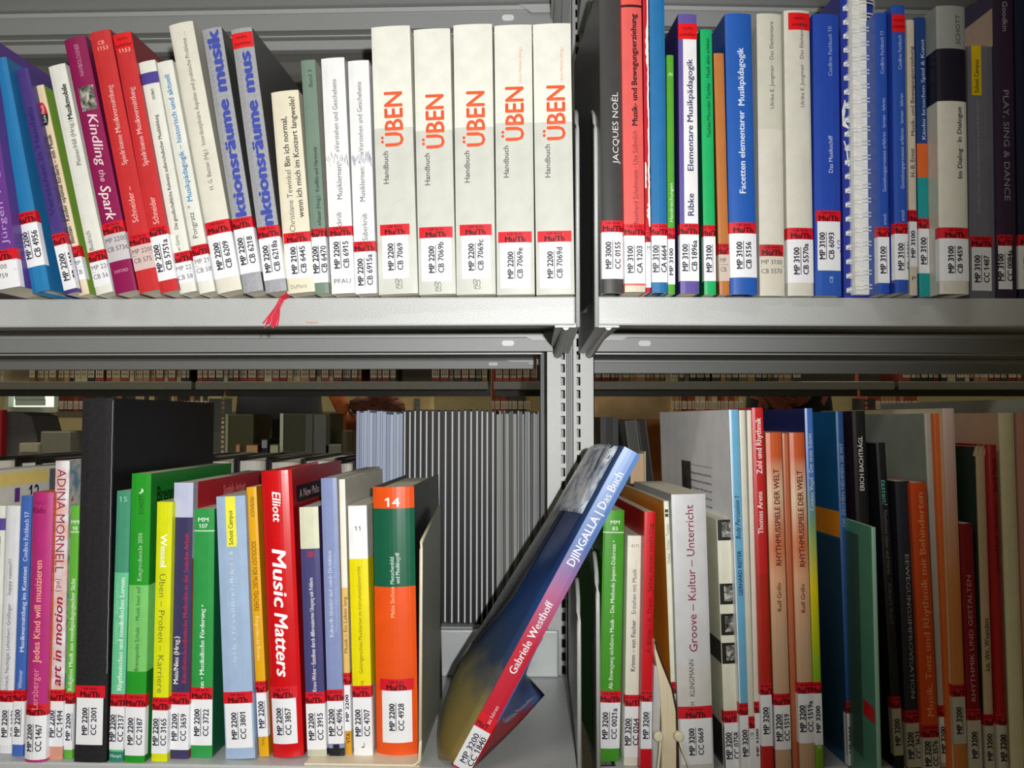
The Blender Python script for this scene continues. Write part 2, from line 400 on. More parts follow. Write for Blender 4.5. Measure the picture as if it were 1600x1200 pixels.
# ================================================================ the steel racks
def rounded(x0, x1, z0, z1, r, n=5):
    P = []
    for cx, cz, a in ((x1-r, z0+r, -90), (x1-r, z1-r, 0), (x0+r, z1-r, 90), (x0+r, z0+r, 180)):
        for i in range(n+1):
            t = R(a+90*i/n); P.append((cx+r*math.cos(t), cz+r*math.sin(t)))
    return P
def bracket(root, unit, side, zs, h, shift=0.0, D=0.275):
    """end plate of a shelf: side -1 left end / +1 right end"""
    out = [(0.0, -0.028)]
    for i in range(9):
        t = R(90*i/8); out.append((0.05-0.05*math.cos(t), h-0.05+0.05*math.sin(t)))
    out += [(D-0.02, h+0.004), (D, h-0.01), (D, -0.030)]
    mb = MB(); th = 0.0016; sg = side
    def u(d): return shift*d/D
    n = len(out)
    vs = [(u(d), d, zs+z) for d, z in out]+[(u(d)+sg*th, d, zs+z) for d, z in out]
    mb.add(vs, [tuple(range(n)), tuple(range(n, 2*n))[::-1]]+[(i, n+i, n+(i+1) % n, (i+1) % n) for i in range(n)])
    b = mb.build('end_bracket', STEEL, root)
    mb = MB(); mb.tube([(u(d)+sg*th/2, d, zs+z) for d, z in out[:10]], 0.0021, 6)
    mb.build('rolled_edge', STEEL, b, True)
    # the foot that turns under the shelf
    mb = MB(); k = -sg
    for lo, hi, z_, dz in ((0.0, 0.012, -0.030, 0.002), (0.012, 0.020, -0.022, 0.002)):
        mb.add([(u(0.0)+k*lo, 0.002, zs-0.028), (u(0)+k*hi, 0.002, zs-0.028), (u(D)+k*hi, D, zs+z_), (u(D)+k*lo, D, zs+z_),
                (u(0.0)+k*lo, 0.002, zs-0.024), (u(0)+k*hi, 0.002, zs-0.024), (u(D)+k*hi, D, zs+z_+0.004), (u(D)+k*lo, D, zs+z_+0.004)],
               [(0, 3, 2, 1), (4, 5, 6, 7), (0, 1, 5, 4), (1, 2, 6, 5), (2, 3, 7, 6), (3, 0, 4, 7)])
    mb.tube([(u(0.01)+k*0.010, 0.004, zs-0.0275), (u(D)+k*0.012, D-0.004, zs-0.031)], [0.003, 0.0055], 8)
    mb.build('bracket_foot', STEEL, b)
def rail(root, u0, u1, zt, zb, d, ends, name='rear_rail'):
    """folded cross rail: ends = list of (u, sign) that get the cut-off corner and the slot"""
    h = zt-zb; mb = MB()
    mb.prism([(d, zb), (d+0.012, zb), (d+0.012, zt), (d-0.004, zt), (d-0.004, zt-0.0015), (d, zt-h*0.26)], 0, u0, u1)
    r_ = mb.build(name, STEELD, root)
    mb = MB(); mb.box((u0, d-0.0045, zt-h*0.22), (u1, d-0.003, zt)); 
    for u, sg in ends:
        P = [(u, zt), (u+sg*0.052, zt), (u+sg*0.036, zt-h*0.42), (u, zt-h*0.42)]
        mb.prism(P if sg < 0 else P[::-1], 1, d-0.0065, d-0.004)
    mb.build('folded_edge', STEEL, r_)
    for u, sg in ends:
        a, b = sorted((u+sg*0.058, u+sg*0.073)); mb = MB()
        mb.prism(rounded(a, b, zb+h*0.30, zb+h*0.60, h*0.148), 1, d-0.0012, d+0.002)
        mb.build('slot', M((240, 244, 242), 0.3), r_)  # solid pale inset, its colour stands for light showing through the hole
def shelf(unit, u0, u1, zs, label, bside, bh, shift, rails, up=None, lip=True):
    t = empty('shelf', unit.m.copy(), label, 'shelf', 'steel shelves of the near rack')
    a = u0+(shift if bside < 0 else 0)
    mb = MB(); mb.box((a, 0.004, zs-0.0018), (u1, 0.275, zs)); mb.build('deck', STEEL, t)
    mb = MB(); mb.bbox((u0, 0, zs-0.0262), (u1, 0.010, zs+0.0002), 0.0016); mb.build('front_lip', STEEL, t)
    for (yt, yb, d, px) in rails:
        zt = unit.at(px, yt, d)[1]; zb = unit.at(px, yb, d)[1]
        e = (u0+0.012+shift, 1) if bside < 0 else (u1-0.006, -1)
        rail(t, u0+(0.004+shift if bside < 0 else 0), u1-(0.004 if bside > 0 else 0), zt, zb, d, [e])
        mb = MB(); mb.box((u0+(0.004+shift if bside < 0 else 0), d+0.012, zb-0.0028), (u1-(0.03 if bside > 0 else 0), d+0.016, zb-0.0010)); mb.build('rail_lip', STEEL, t)
    bracket(t, unit, bside, zs, bh, shift)
    return t
ZT = UL.at(850, 8, 0.262)[1]+0.003
S_ul = shelf(UL, -0.95, -0.0015, ZU, 'upper left steel shelf under the red and white book row', 1, 0.185, 0, [(521, 548.5, 0.262, 850)])
S_ur = shelf(UR, 0.0005, 0.95, ZU, 'upper right steel shelf under the wire-bound book', -1, 0.185, 0.016, [(521, 549, 0.262, 960)])
S_ll = shelf(UL, -0.95, -0.0015, ZL, 'lower left steel shelf carrying the leaning book', 1, 0.160, 0, [])
S_lr = shelf(UR, 0.0005, 0.95, ZL, 'lower right steel shelf under the darkened book row', -1, 0.185, 0.016, [])
S_tl = shelf(UL, -0.95, -0.0015, ZT, 'topmost left steel shelf, only its rear rail in view', 1, 0.185, 0, [(10, 41, 0.262, 860)])
S_tr = shelf(UR, 0.0005, 0.95, ZT, 'topmost right steel shelf above the blue books', -1, 0.185, 0.016, [(10, 39, 0.262, 960)])
mb = MB(); a_ = UL.at(484, 504, -0.0003); random.seed(2)
for i in range(7): mb.add([(a_[0]+i*0.0017-0.004, -0.0003, a_[1]-0.0008+random.uniform(-.0005, .0005)), (a_[0]+i*0.0017-0.0022, -0.0003, a_[1]-0.0004), (a_[0]+i*0.0017-0.003, -0.0003, a_[1]+0.0009)], [(0, 1, 2)])
mb.build('paint_scuff', M((196, 120, 104), 0.6), S_ul)
# upstand behind the lower boards
for un, t, u0, u1 in ((UL, S_ll, -0.95, -0.012), (UR, S_lr, 0.02, 0.95)):
    zt = un.at(770, 985, 0.264)[1]
    mb = MB(); mb.bbox((u0, 0.264, ZL), (u1, 0.272, zt), 0.002); mb.build('rear_upstand', M((198, 204, 204), 0.35, 0.3, nscale=900, var=0.05), t)
# rear shelves of the same rack, boards facing the next aisle
ZRL = UL.at(750, 979, 0.340)[1]
def rshelf(unit, u0, u1, yt, yb, px, z, label, slot):
    t = empty('rear_shelf', unit.m.copy(), label, 'shelf', 'rear shelves of the near rack')
    zt = unit.at(px, yt, 0.60)[1]; zb = unit.at(px, yb, 0.60)[1]
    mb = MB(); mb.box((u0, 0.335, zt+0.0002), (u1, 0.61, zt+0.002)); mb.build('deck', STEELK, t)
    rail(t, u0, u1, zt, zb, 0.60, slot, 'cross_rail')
    return t
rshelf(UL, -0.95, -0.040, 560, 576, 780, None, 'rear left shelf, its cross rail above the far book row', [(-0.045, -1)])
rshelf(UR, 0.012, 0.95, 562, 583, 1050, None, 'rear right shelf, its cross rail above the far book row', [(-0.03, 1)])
for un, u0, u1, lb in ((UL, -0.95, -0.03, 'rear left shelf carrying the black comb-bound volumes'), (UR, 0.03, 0.95, 'rear right shelf behind the darkened book row')):
    t = empty('rear_shelf', un.m.copy(), lb, 'shelf', 'rear shelves of the near rack')
    mb = MB(); mb.box((u0, 0.335, ZRL-0.0018), (u1, 0.60, ZRL)); mb.build('deck', STEELD, t)
    mb = MB(); mb.bbox((u0, 0.330, ZRL-0.026), (u1, 0.336, ZRL+0.002), 0.001); mb.build('cross_rail', STEELD, t)
# upper rear rails and dark partition
for un, u0, u1, px, lb in ((UL, -0.95, -0.03, 600, 'left'), (UR, 0.0, 0.95, 1100, 'right')):
    zt = un.at(px, 44.5, 0.330)[1]; zb = un.at(px, 76, 0.330)[1]
    t = empty('partition', un.m.copy(), 'dark steel partition panel behind the upper %s books' % lb, 'panel', 'partition panels behind the upper books')
    mb = MB(); mb.box((u0, 0.345, ZU-0.01), (u1, 0.348, zt+0.10)); mb.build('panel', M((98, 98, 94), 0.6, 0.1, nscale=300), t)
    mb = MB(); mb.bbox((u0, 0.330, zb), (u1, 0.344, zt), 0.0015); mb.build('cross_rail', STEELD, t)

# the slotted post
def slotted(mb, x0, x1, hx0, hx1, z0, z1, pitch, hh, y0, th):
    def q(a, b, c, d_): mb.box((a, y0, c), (b, y0+th, d_))
    q(x0, hx0, z0, z1); q(hx1, x1, z0, z1); z = z0
    while z < z1:
        q(hx0, hx1, z, min(z+pitch-hh, z1)); z += pitch
PY = 0.281
def ux(px, d=PY): return UW.at(px, 655, d)[0]
post = empty('steel_post', Matrix.Translation((0, D0, 0)), 'slotted silver steel upright between the two bays', 'post')
zp = CAMZ+UW.at(880, 569, PY)[1]; pitch = 20.25/FPX*(D0+PY); hh = 13.2/FPX*(D0+PY)
nz = int(zp/pitch); z00 = zp-nz*pitch-0.0
mb = MB(); slotted(mb, ux(853.5), ux(886), ux(876.5), ux(883), z00, 2.3, pitch, hh, PY, 0.002)
mb.build('slotted_face', STEEL, post)
mb = MB(); slotted(mb, ux(895), ux(929), ux(901), ux(907), z00, 2.3, pitch, hh, PY, 0.002)
mb.build('slotted_face', STEEL, post)
mb = MB(); mb.box((ux(853.5), PY, 0.0), (ux(855), PY+0.055, 2.3)); mb.box((ux(927.5), PY, 0), (ux(929), PY+0.055, 2.3))
mb.box((ux(886), PY+0.006, 0), (ux(895), PY+0.008, 2.3)); mb.box((ux(885), PY, 0), (ux(886.2), PY+0.007, 2.3)); mb.box((ux(894.8), PY, 0), (ux(896), PY+0.007, 2.3))
mb.tube([(ux(890.5), PY+0.006, 0), (ux(890.5), PY+0.006, 2.3)], 0.0022, 10)
mb.box((ux(853.5), PY+0.05, 0), (ux(929), PY+0.052, 2.3))
mb.build('channel', STEELD, post)
mb = MB(); mb.box((ux(846), PY+0.03, 0.0), (ux(852), PY+0.05, 2.3)); mb.build('rear_flange', STEELK, post)

# ================================================================ books on the upper left board
G1 = 'books on the upper left shelf'
def UB(*a, **k): k.setdefault('yaw', LY); k.setdefault('group', G1); return Book(UL, ZU, *a, **k)
W = (228, 229, 220); DK = (60, 60, 62)
UB((-14, 33, 455, -70, -24, 55), (104, 58, 142), 'violet book at the left frame edge, leaning, label ending 4759', sides=((90, 50, 130), (92, 62, 142)), st=(395, 412, 455, 'P 2200', 'B 4759', 'B'),
   texts=[('Jürgen Vogt', 388, 265, 0.72, 9, (186, 150, 206))])
UB((50, 78, 459, -19, 10, 92), (38, 122, 176), 'plain light blue book leaning beside the violet one', 'h', sides=((38, 122, 176), (36, 112, 166)), st=(335, 353, 420, 'MP 2200', 'CB 4956'), bulge=0.001)
UB((101, 121, 461, 22, 44, 108), (74, 58, 128), 'dark violet book with blue title, behind the blue one', sides=((80, 60, 140), (78, 60, 132)), st=(368, 386, 455, 'MP 2200', 'CB 4083'),
   texts=[('Verstehen in Handeln', 340, 170, 0.45, 8, (46, 40, 110), 'u', 0.02)])
LOGO = UB((122, 141, 463, 52, 67, 134), (226, 208, 172), 'narrow cream book with a red and black oval logo', sides=(None, (128, 168, 66)), st=(388, 405, 440, 'MP 22', 'CB 56', 'B'),
   bands=[(308, 463, (228, 212, 180))], texts=[('Bastian · Kinder optimal fördern – mit Musik', 383, 212, 0.5, 6.4, (36, 30, 30), 'u', 0.02)])
UB((150, 177, 462, 73, 102, 102), W, 'white book headed Musikmobile beside the crimson one', st=(396, 412, 450, 'MP 2200', 'CB 5679', 'B'),
   texts=[('Budrich', 394, 364, 0.3, 7, (90, 90, 92)), ('Pleiner/Hill (Hrsg.)', 262, 192, 0.62, 7, (70, 70, 70)), ('Musikmobile', 190, 134, 0.68, 7.5, (24, 24, 28), 'u', 0.03)])
bk = UB((180, 214, 461, 97, 134, 60), (142, 26, 82), 'crimson book titled Kindling the Spark with small photo', 'p', sides=((120, 20, 70), (110, 22, 66)), st=(352, 370, 412, 'MP 2200', 'CB 5736', 'B', None, None, None, 0.5, (214, 26, 42), (200, 196, 200)), bulge=0.0012,
   texts=[('Kindling', 182, 262, 0.62, 14, (236, 214, 222), 'd', 0.01, 0.25), ('the', 269, 288, 0.55, 9, (226, 190, 206), 'd', 0, 0.25), ('Spark', 294, 348, 0.55, 15, (240, 226, 230), 'd', 0.01, 0.25),
          ('NAVIBOLOGNER', 122, 71, 0.55, 6.5, (196, 140, 166)), ('OXFORD', 428, 22, 0.5, 4.6, (214, 160, 180), 'h')])
bk.sheet('spine_photo', -0.28*bk.w, 0.42*bk.w, bk.t(176), bk.t(138), MOTTLE([(30, 30, 28), (120, 118, 110), (206, 204, 194)], 160), e=0.0002)
RD = (200, 50, 54)
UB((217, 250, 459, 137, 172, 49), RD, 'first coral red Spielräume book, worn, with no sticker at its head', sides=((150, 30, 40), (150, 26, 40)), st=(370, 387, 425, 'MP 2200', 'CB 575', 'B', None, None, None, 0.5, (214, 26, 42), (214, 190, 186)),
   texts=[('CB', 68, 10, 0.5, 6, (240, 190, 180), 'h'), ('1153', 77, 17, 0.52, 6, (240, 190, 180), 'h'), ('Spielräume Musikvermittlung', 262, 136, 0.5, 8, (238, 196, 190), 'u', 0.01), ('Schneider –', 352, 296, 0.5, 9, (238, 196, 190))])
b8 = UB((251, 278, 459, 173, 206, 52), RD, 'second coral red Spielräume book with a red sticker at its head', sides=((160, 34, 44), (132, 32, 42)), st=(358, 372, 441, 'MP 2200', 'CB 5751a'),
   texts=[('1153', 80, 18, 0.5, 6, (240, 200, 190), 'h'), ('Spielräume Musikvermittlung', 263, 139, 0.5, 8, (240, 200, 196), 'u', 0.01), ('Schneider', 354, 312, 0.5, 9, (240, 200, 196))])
def head_sticker(b, y0, y1, x0=0.0, x1=1.0):
    s_ = b.sheet('head_sticker', (x0-0.5)*b.w, (x1-0.5)*b.w, b.t(y1), b.t(y0), M((226, 24, 30), 0.4, var=0.04), e=0.00025)
    m = (y0+y1)/2; c = (x0+x1)/2
    b.ink('lettering', [b.run('nicht', m-5, 16, c, 5, 'h', 0.01), b.run('ausleihbar', m+5, 26, c, 5, 'h', 0.01)], (120, 10, 20), e=0.0005, parent=s_)
head_sticker(b8, 54, 78)
UB((281, 307, 460, 214, 243, 96), W, 'white book with a purple band near its head', bands=[(114, 132, (78, 66, 150))], st=(397, 413, 445, 'MP 22', 'CB 58', 'B'),
   texts=[('XI/861', 158, 141, 0.55, 4.5, (60, 60, 70), 'u', 0.01), ('Die gesellschaftliche Relevanz außerschulischer Musikbildung', 362, 182, 0.5, 5.6, (40, 40, 46), 'u', 0.012), ('er Görtz', 395, 371, 0.42, 5.6, (50, 50, 50))])
UB((310, 338, 460, 245, 268, 96), W, 'white book with light blue Musikpädagogik title', st=(386, 402, 442, 'MP 210', 'CB 589', 'B'),
   texts=[('Musikpädagogik – historisch und aktuell', 318, 118, 0.5, 7.8, (70, 140, 196), 'u', 0.015), ('Pongratz  *', 375, 324, 0.42, 8, (60, 60, 60))])
UB((341, 377, 460, 260, 303, 37), (222, 220, 206), 'tall cream book with a faint grey serif title, tallest of the leaning ones', bulge=0.0012, sides=(None, (190, 188, 172)), st=(350, 370, 438, 'MP 2200', 'CB 6209'),
   texts=[('H. G. Bastian (Hg.) · Interdisziplinäre Aspekte und praktische Probleme …', 302, 52, 0.55, 6.5, (92, 88, 82))])
GY = (160, 162, 168)
for q, lb, st_, T_, hs in (((382, 410, 459, 312, 348, 45), 'grey book titled in big blue letters ending musik', (344, 361, 430, 'MP 2200', 'CB 6218'), [('ktionsräume', 343, 158, 0.52, 16, (60, 74, 166), 'u', 0.05), ('musik', 147, 47, 0.52, 18, (60, 74, 166), 'u', 0.05)], 0),
                           ((415, 448, 459, 359, 394, 45), 'grey book with big blue letters, its head covered by a red sticker', (357, 375, 440, 'MP 2200', 'CB 6218a'), [('nktionsräume', 357, 160, 0.55, 17, (60, 74, 166), 'u', 0.05), ('mus', 148, 82, 0.52, 17, (60, 74, 166), 'u', 0.05)], 1)):
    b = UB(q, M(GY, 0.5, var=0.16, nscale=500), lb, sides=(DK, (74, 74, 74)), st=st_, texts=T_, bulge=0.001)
    if hs: head_sticker(b, 52, 76)
tw = UB((450, 491, 460, 421, 468, 143), (226, 220, 198), 'short cream book asking Bin ich normal, worn at its head', bulge=0.0011, D=0.15, sides=(None, (206, 200, 180)), st=(366, 382, 437, 'MP 2100', 'CB 6445', 'A', 0.03, 1.02),
   texts=[('Christiane Tewinkel', 365, 268, 0.40, 8.5, (96, 90, 84)), ('Bin ich normal,', 262, 184, 0.40, 9, (70, 66, 62), 'u', 0.015), ('wenn ich mich im Konzert langweile?', 344, 153, 0.74, 8.5, (70, 66, 62), 'u', 0.015), ('DuMont', 450, 25, 0.45, 6, (130, 124, 110), 'h')])
UB((492, 514, 460, 469, 493, 94), (116, 138, 124), 'grey-green book marked Band 3', sides=(None, (176, 174, 164)), st=(359, 372, 443, 'MP 2200', 'CB 6470'),
   texts=[('Band 3', 137, 110, 0.6, 6.5, (60, 76, 70)), ('erbauer (Hrsg.) · Konflikt und Harmonie', 355, 232, 0.62, 6, (52, 66, 60), 'u', 0.01)])
ZZ = lambda c, n, y: [[(c+random.uniform(-0.5, 0.46), y+random.uniform(-9, 9)) for _ in range(3)] for _ in range(n)]
for q, lb, st_, T_ in (((518, 555, 460, 501, 538, 91), 'white Musiklernen book with a pen scribble, the one marked PFAU', (356, 371, 430, 'MP 2200', 'CB 6915'),
        [('«Verstehen und Geschehen»', 240, 125, 0.52, 7.5, (80, 80, 84)), ('Musiklernen:', 314, 258, 0.55, 8, (66, 66, 70)), ('ckrüb', 356, 334, 0.46, 8, (66, 66, 70)), ('PFAU', 441, 26, 0.5, 7, (70, 70, 76), 'h')]),
      ((556, 588, 460, 542, 577, 95), 'white Musiklernen book with a pen scribble, label ending 6915a', (379, 395, 458, 'MP 2200', 'CB 6915a'),
        [('«Verstehen und Geschehen»', 243, 129, 0.5, 7.5, (80, 80, 84)), ('Musiklernen:', 317, 262, 0.5, 8, (66, 66, 70)), ('Süberkrüb', 378, 336, 0.55, 8, (66, 66, 70))])):
    b = UB(q, (236, 237, 238), lb, st=st_, texts=T_, sides=(None, (200, 200, 202)))
    b.strokes('pen_scribble', [[(0.04+0.92*i/26, 250+random.uniform(-9, 9)), (0.07+0.9*i/26, 250+random.uniform(-12, 12))] for i in range(27)]+[[(0.9, 243), (0.96, 262), (0.92, 246), (0.98, 264)]], 0.6, (120, 122, 150))
OR = (226, 88, 42); BEAR = [[(.3, 0), (.28, 6), (.4, 9), (.45, 12), (.33, 15), (.55, 16)], [(.3, 0), (.45, 1), (.5, 4), (.62, 1), (.7, 5), (.66, 11), (.7, 15), (.58, 16)], [(.42, 4), (.55, 7), (.45, 9), (.58, 12)], [(.34, 10), (.3, 13)], [(.36, 3), (.40, 4)]]
UT = [((592, 653, 461, 579, 641, 42), (353, 370, 437), '7069', 'first from the left, its dark orange title faintly scratched', 202, 0.52, 232, 146, 290, 239, 0.08, 0.84),
      ((655, 712, 461, 645, 704, 46), (357, 374, 441), '7069b', 'second from the left', 206, 0.54, 235, 150, 292, 242, 0.04, 0.95),
      ((714, 774, 461, 707, 770, 39), (353, 370, 437), '7069c', 'in the middle of the five', 201, 0.55, 232, 145, 288, 238, 0.10, 0.92),
      ((776, 836, 461, 772, 831, 40), (364, 381, 451), '7069e', 'second from the steel post', 194, 0.52, 223, 138, 280, 230, 0.05, 0.94),
      ((838, 898, 461, 832, 892, 38), (363, 380, 451), '7069d', 'next to the steel post', 193, 0.58, 222, 136, 280, 228, 0.05, 0.94)]
for q, st_, nm, wh, yb, cc, ya, yb2, ha, hb, x0, x1 in UT:
    T_ = [('ÜBEN', ya, yb2, cc, 27.5, OR, 'u', 0.022), ('Handbuch', ha, hb, cc-0.24, 8, (112, 112, 112), 'u', 0.018)]
    if nm in ('7069e', '7069d'): T_.append(('Ulrich Mahlert (Hrsg.)', yb2-5, 76, cc+0.16, 4.5, (226, 150, 130)))
    b = UB(q, (230, 231, 221), 'white Handbuch volume with orange ÜBEN, %s' % (wh if 'first' not in wh else 'first from the left'), bulge=0.0011, bands=[(yb, 461, (205, 207, 199))], sideband=True, D=0.17,
           st=(*st_, 'MP 2200', 'CB '+nm, 'A', x0, x1), texts=T_)
    if nm in ('7069', '7069b', '7069c'): b.strokes('bear_emblem', [[(0.32+x_*0.42, st_[2]+1+y_*0.92) for x_, y_ in l] for l in BEAR], 0.9, (96, 98, 100))
    if nm == '7069': b.strokes('scratch', [[(.3, 326), (.5, 321), (.72, 312)]], 0.6, (180, 182, 176))
# red ribbon marker hanging out of the short cream book
mb = MB(); pr = [(457, 460, 0.004), (450, 460.5, -0.008), (441, 466, -0.011), (434, 480, -0.0115), (427, 497, -0.012), (422, 509, -0.0125)]
wd_ = [8, 8, 7, 7, 8, 11]
for j in range(9):
    f0 = -0.5+j/9; f1 = f0+1/9*0.92; L_ = [];
    for (x, y, d), ww in zip(pr, wd_):
        yy = y+(random.uniform(-3, 5) if y > 505 else 0); spread = 1.6 if y > 490 else 1
        for f in (f0, f1): u_, z_ = UL.at(x+f*ww*spread+ (f*6 if y > 490 else 0), yy+f*4, d); L_.append((u_, d-0.0006*math.sin(j*1.3), z_))
    n = len(L_); L2 = [(a, b_+0.0003, c) for a, b_, c in L_]
    fs = [(2*i, 2*i+1, 2*i+3, 2*i+2) for i in range(5)]+[(n+2*i, n+2*i+2, n+2*i+3, n+2*i+1) for i in range(5)]
    mb.add(L_+L2, fs)
rb = mb.build('ribbon_marker', M((206, 30, 62), 0.6, nscale=400, var=0.2)); rb.parent = tw.root; rb.matrix_local = tw.m.inverted() @ UL.m

# ================================================================ books on the upper right board
G2 = 'books on the upper right shelf'
def RB(*a, **k): k.setdefault('yaw', RY); k.setdefault('group', G2); return Book(UR, ZU, *a, **k)
BL = (44, 84, 172); VI = (44, 66, 178)
b = RB((941, 975, 459, 935, 971, -24), (66, 66, 66), 'dark grey cloth book with silver capitals, beside the post', 'h', bulge=0.002, st=(347, 365, 437, 'MP 3000', 'CC 0155'), texts=[('JACQUES NOËL', 259, 147, 0.66, 9, (214, 216, 214), 'u', -0.006)])
b = RB((976, 1009, 457, 970, 1002, -16), (222, 96, 92), 'coral book Musik- und Bewegungserziehung with dark line at its head', bands=[(8, 12, (50, 30, 34)), (-20, 8, (226, 90, 80)), (447, 457, (214, 206, 186))], bulge=0.001, st=(352, 370, 444, 'MP 3100', 'CA 1203'),
   texts=[('Musik- und Bewegungserziehung', 199, 23, 0.58, 8.5, (44, 20, 24), 'u', 0.03), ('Reinhard Schuhmann · Ute Süßmilch', 352, 207, 0.58, 8, (128, 50, 52), 'u')])
b = RB((1010, 1017, 457, 1003.5, 1013, -16), (188, 26, 44), 'narrow red book, its spine torn to white', st=(362, 380, 450, 'MP', '', 'B'))
b.strokes('torn_paper', [[(0.85+random.uniform(-.1, .1), y) for y in range(-10, 360, 6)], [(0.7+random.uniform(-.25, .15), y) for y in range(40, 110, 5)], [(0.7+random.uniform(-.3, .2), y) for y in range(320, 350, 3)], [(0.1+random.uniform(-.1, .25), y) for y in range(256, 300, 5)]], 2.6, (240, 232, 224), 0.0005)
RB((1019, 1043, 458, 1013, 1039, -18), (40, 112, 168), 'plain blue cloth book beside the torn red one', 'h', bulge=0.001, st=(351, 370, 442, 'MP 3100', 'CA 6664'))
RB((1044, 1055, 460, 1041, 1053, 86), (84, 164, 52), 'narrow green booklet lettered Handreichungen', D=0.12, st=(357, 375, 445, 'MP 3100', ''), texts=[('Handreichungen', 348, 288, 0.5, 5, (214, 234, 200)), ('Al', 116, 6, 0.5, 4, (214, 234, 200), 'h'), ('—', 118, 9, 0.5, 4, (214, 234, 200), 'h')])
b = RB((1062, 1094, 459, 1060, 1088, 22), (98, 84, 156), 'purple and white book with a red head sticker, Elementare Musikpädagogik', 'p', sides=((52, 44, 108), (90, 80, 150)), D=0.17, st=(351, 368, 440, 'MP 3100', 'CB 1896a'))
b.sheet('spine_panel', -0.26*b.w, 0.47*b.w, b.t(351), b.t(37), M((232, 232, 234), 0.4), e=0.00012)
b.text('Elementare Musikpädagogik', 269, 93, 0.58, 9, (62, 56, 110), 'u', 0.02); b.text('Ribke', 339, 304, 0.58, 9.5, (62, 56, 110), 'u', 0.02); head_sticker(b, 37, 62, -0.04, 1.02)
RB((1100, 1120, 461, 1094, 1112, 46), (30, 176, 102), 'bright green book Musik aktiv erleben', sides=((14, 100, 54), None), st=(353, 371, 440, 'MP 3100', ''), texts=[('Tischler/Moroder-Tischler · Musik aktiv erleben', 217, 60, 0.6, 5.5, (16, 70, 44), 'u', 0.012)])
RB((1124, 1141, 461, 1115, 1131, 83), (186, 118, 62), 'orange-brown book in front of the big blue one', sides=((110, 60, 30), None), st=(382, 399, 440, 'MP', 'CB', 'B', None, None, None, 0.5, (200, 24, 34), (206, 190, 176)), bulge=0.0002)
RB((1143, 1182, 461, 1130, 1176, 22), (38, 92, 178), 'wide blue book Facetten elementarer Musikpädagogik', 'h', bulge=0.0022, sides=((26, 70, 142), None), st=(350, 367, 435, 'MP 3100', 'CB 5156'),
   texts=[('Facetten elementarer', 305, 176, 0.5, 9.5, (226, 234, 246), 'u', 0.016), ('Musikpädagogik', 168, 77, 0.52, 9.5, (226, 234, 246), 'u', 0.016)])
RB((1186, 1228, 463, 1183, 1220, 22), (206, 204, 190), 'cream book Das Elementare without a red head sticker', bulge=0.0016, bands=[(204, 463, (214, 211, 199))], st=(384, 402, 452, 'MP 3100', 'CB 5570', 'B', 0.0, 0.96, None, 0.5, (190, 30, 40), (212, 206, 190)),
   texts=[('Ulrike E. Jungmair · Das Elementare', 172, 35, 0.55, 6, (88, 84, 78))])
b = RB((1232, 1271, 463, 1223, 1266, 17), (214, 212, 200), 'cream book Das Elementare with a red head sticker', bulge=0.0018, st=(358, 376, 443, 'MP 3100', 'CB 5570a'), texts=[('Ulrike E. Jungmair · Das Elementare', 170, 34, 0.64, 6, (88, 84, 78))])
head_sticker(b, 21, 48, 0.15, 1.02)
RB((1273, 1316, 463, 1270, 1310, 22), (42, 76, 176), 'blue book Das Musikschiff left of the wire-bound one', sides=((40, 60, 150), None), st=(331, 348, 424, 'MP 3100', 'CB 6093', 'A', 0.04, 1.02, ('-1/2', 395, 376, 0.93, 7, 'u'), 0.42), bands=[(424, 463, (46, 90, 180))],
   texts=[('ConBrio Fachbuch 10', 120, 42, 0.64, 6, (160, 184, 226)), ('Das Musikschiff', 272, 214, 0.62, 6.5, (206, 216, 240)), ('CB', 443, 433, 0.6, 5, (190, 206, 240))])
# the wire-bound book
sp = RB((1318, 1371, 463, 1310, 1366, -18), (40, 58, 160), 'blue wire-bound book with white page stack and wire loops', 'p', dd=0.012, D=0.21, name='wire_bound_book', sides=((46, 44, 140), (40, 58, 160)), shrink=0.0022, yaw=0)
sp.cover.name = 'inner_cover'
mb = MB(); mb.prism([(-sp.w*0.30, -0.004), (-sp.w*0.26, -0.0075), (sp.w*0.19, -0.0075), (sp.w*0.21, -0.004), (sp.w*0.21, 0.0), (-sp.w*0.30, 0.0)], 2, 0.002, sp.H-0.002)
mb.build('page_stack', M((240, 240, 232), 0.7, var=0.12, stripe=300), sp.root)
nl = 22
for i in range(nl):
    zc = sp.H*(i+0.5)/nl
    mb = MB()
    for dz in (-0.0016, 0.0016):
        P = []
        for j in range(13):
            t = R(-8+196*j/12); P.append((sp.w*0.05+math.cos(math.pi-t)*sp.w*0.46, -0.0005-math.sin(t)*0.0125, zc+dz+0.0022*math.sin(t*0.5)))
        mb.tube(P, 0.00072, 5)
    mb.build('wire_loop', M((238, 240, 240), 0.3, 0.2), sp.root, True)
    mb = MB(); mb.box((-sp.w*0.45, -0.0022, zc-0.0022), (-sp.w*0.30, -0.0012, zc+0.0018)); mb.build('punched_hole', M((236, 238, 240), 0.5), sp.root)
mb = MB()
for i in range(3):
    mb.tube([(-sp.w*0.44, -0.003, sp.t(160+i*3)), (-sp.w*(0.56-0.03*i), -0.006, sp.t(178)), (-sp.w*0.52, -0.004, sp.t(200-i*4)), (-sp.w*0.34, -0.003, sp.t(203))], 0.0008, 5)
mb.tube([(-sp.w*0.52, -0.005, sp.t(224)), (-sp.w*0.42, -0.004, sp.t(236)), (-sp.w*0.36, -0.003, sp.t(262))], 0.0007, 5)
mb.build('torn_paper', M((238, 242, 246), 0.6), sp.root)
sp.sheet('red_label', 0.32*sp.w, 0.5*sp.w, sp.t(350), sp.t(332), M((214, 26, 42), 0.4)); sp.text('AF 1100', 410, 372, 0.86, 6, (60, 60, 90), 'u', 0.01, name='call_lettering')
CB = (44, 84, 176)
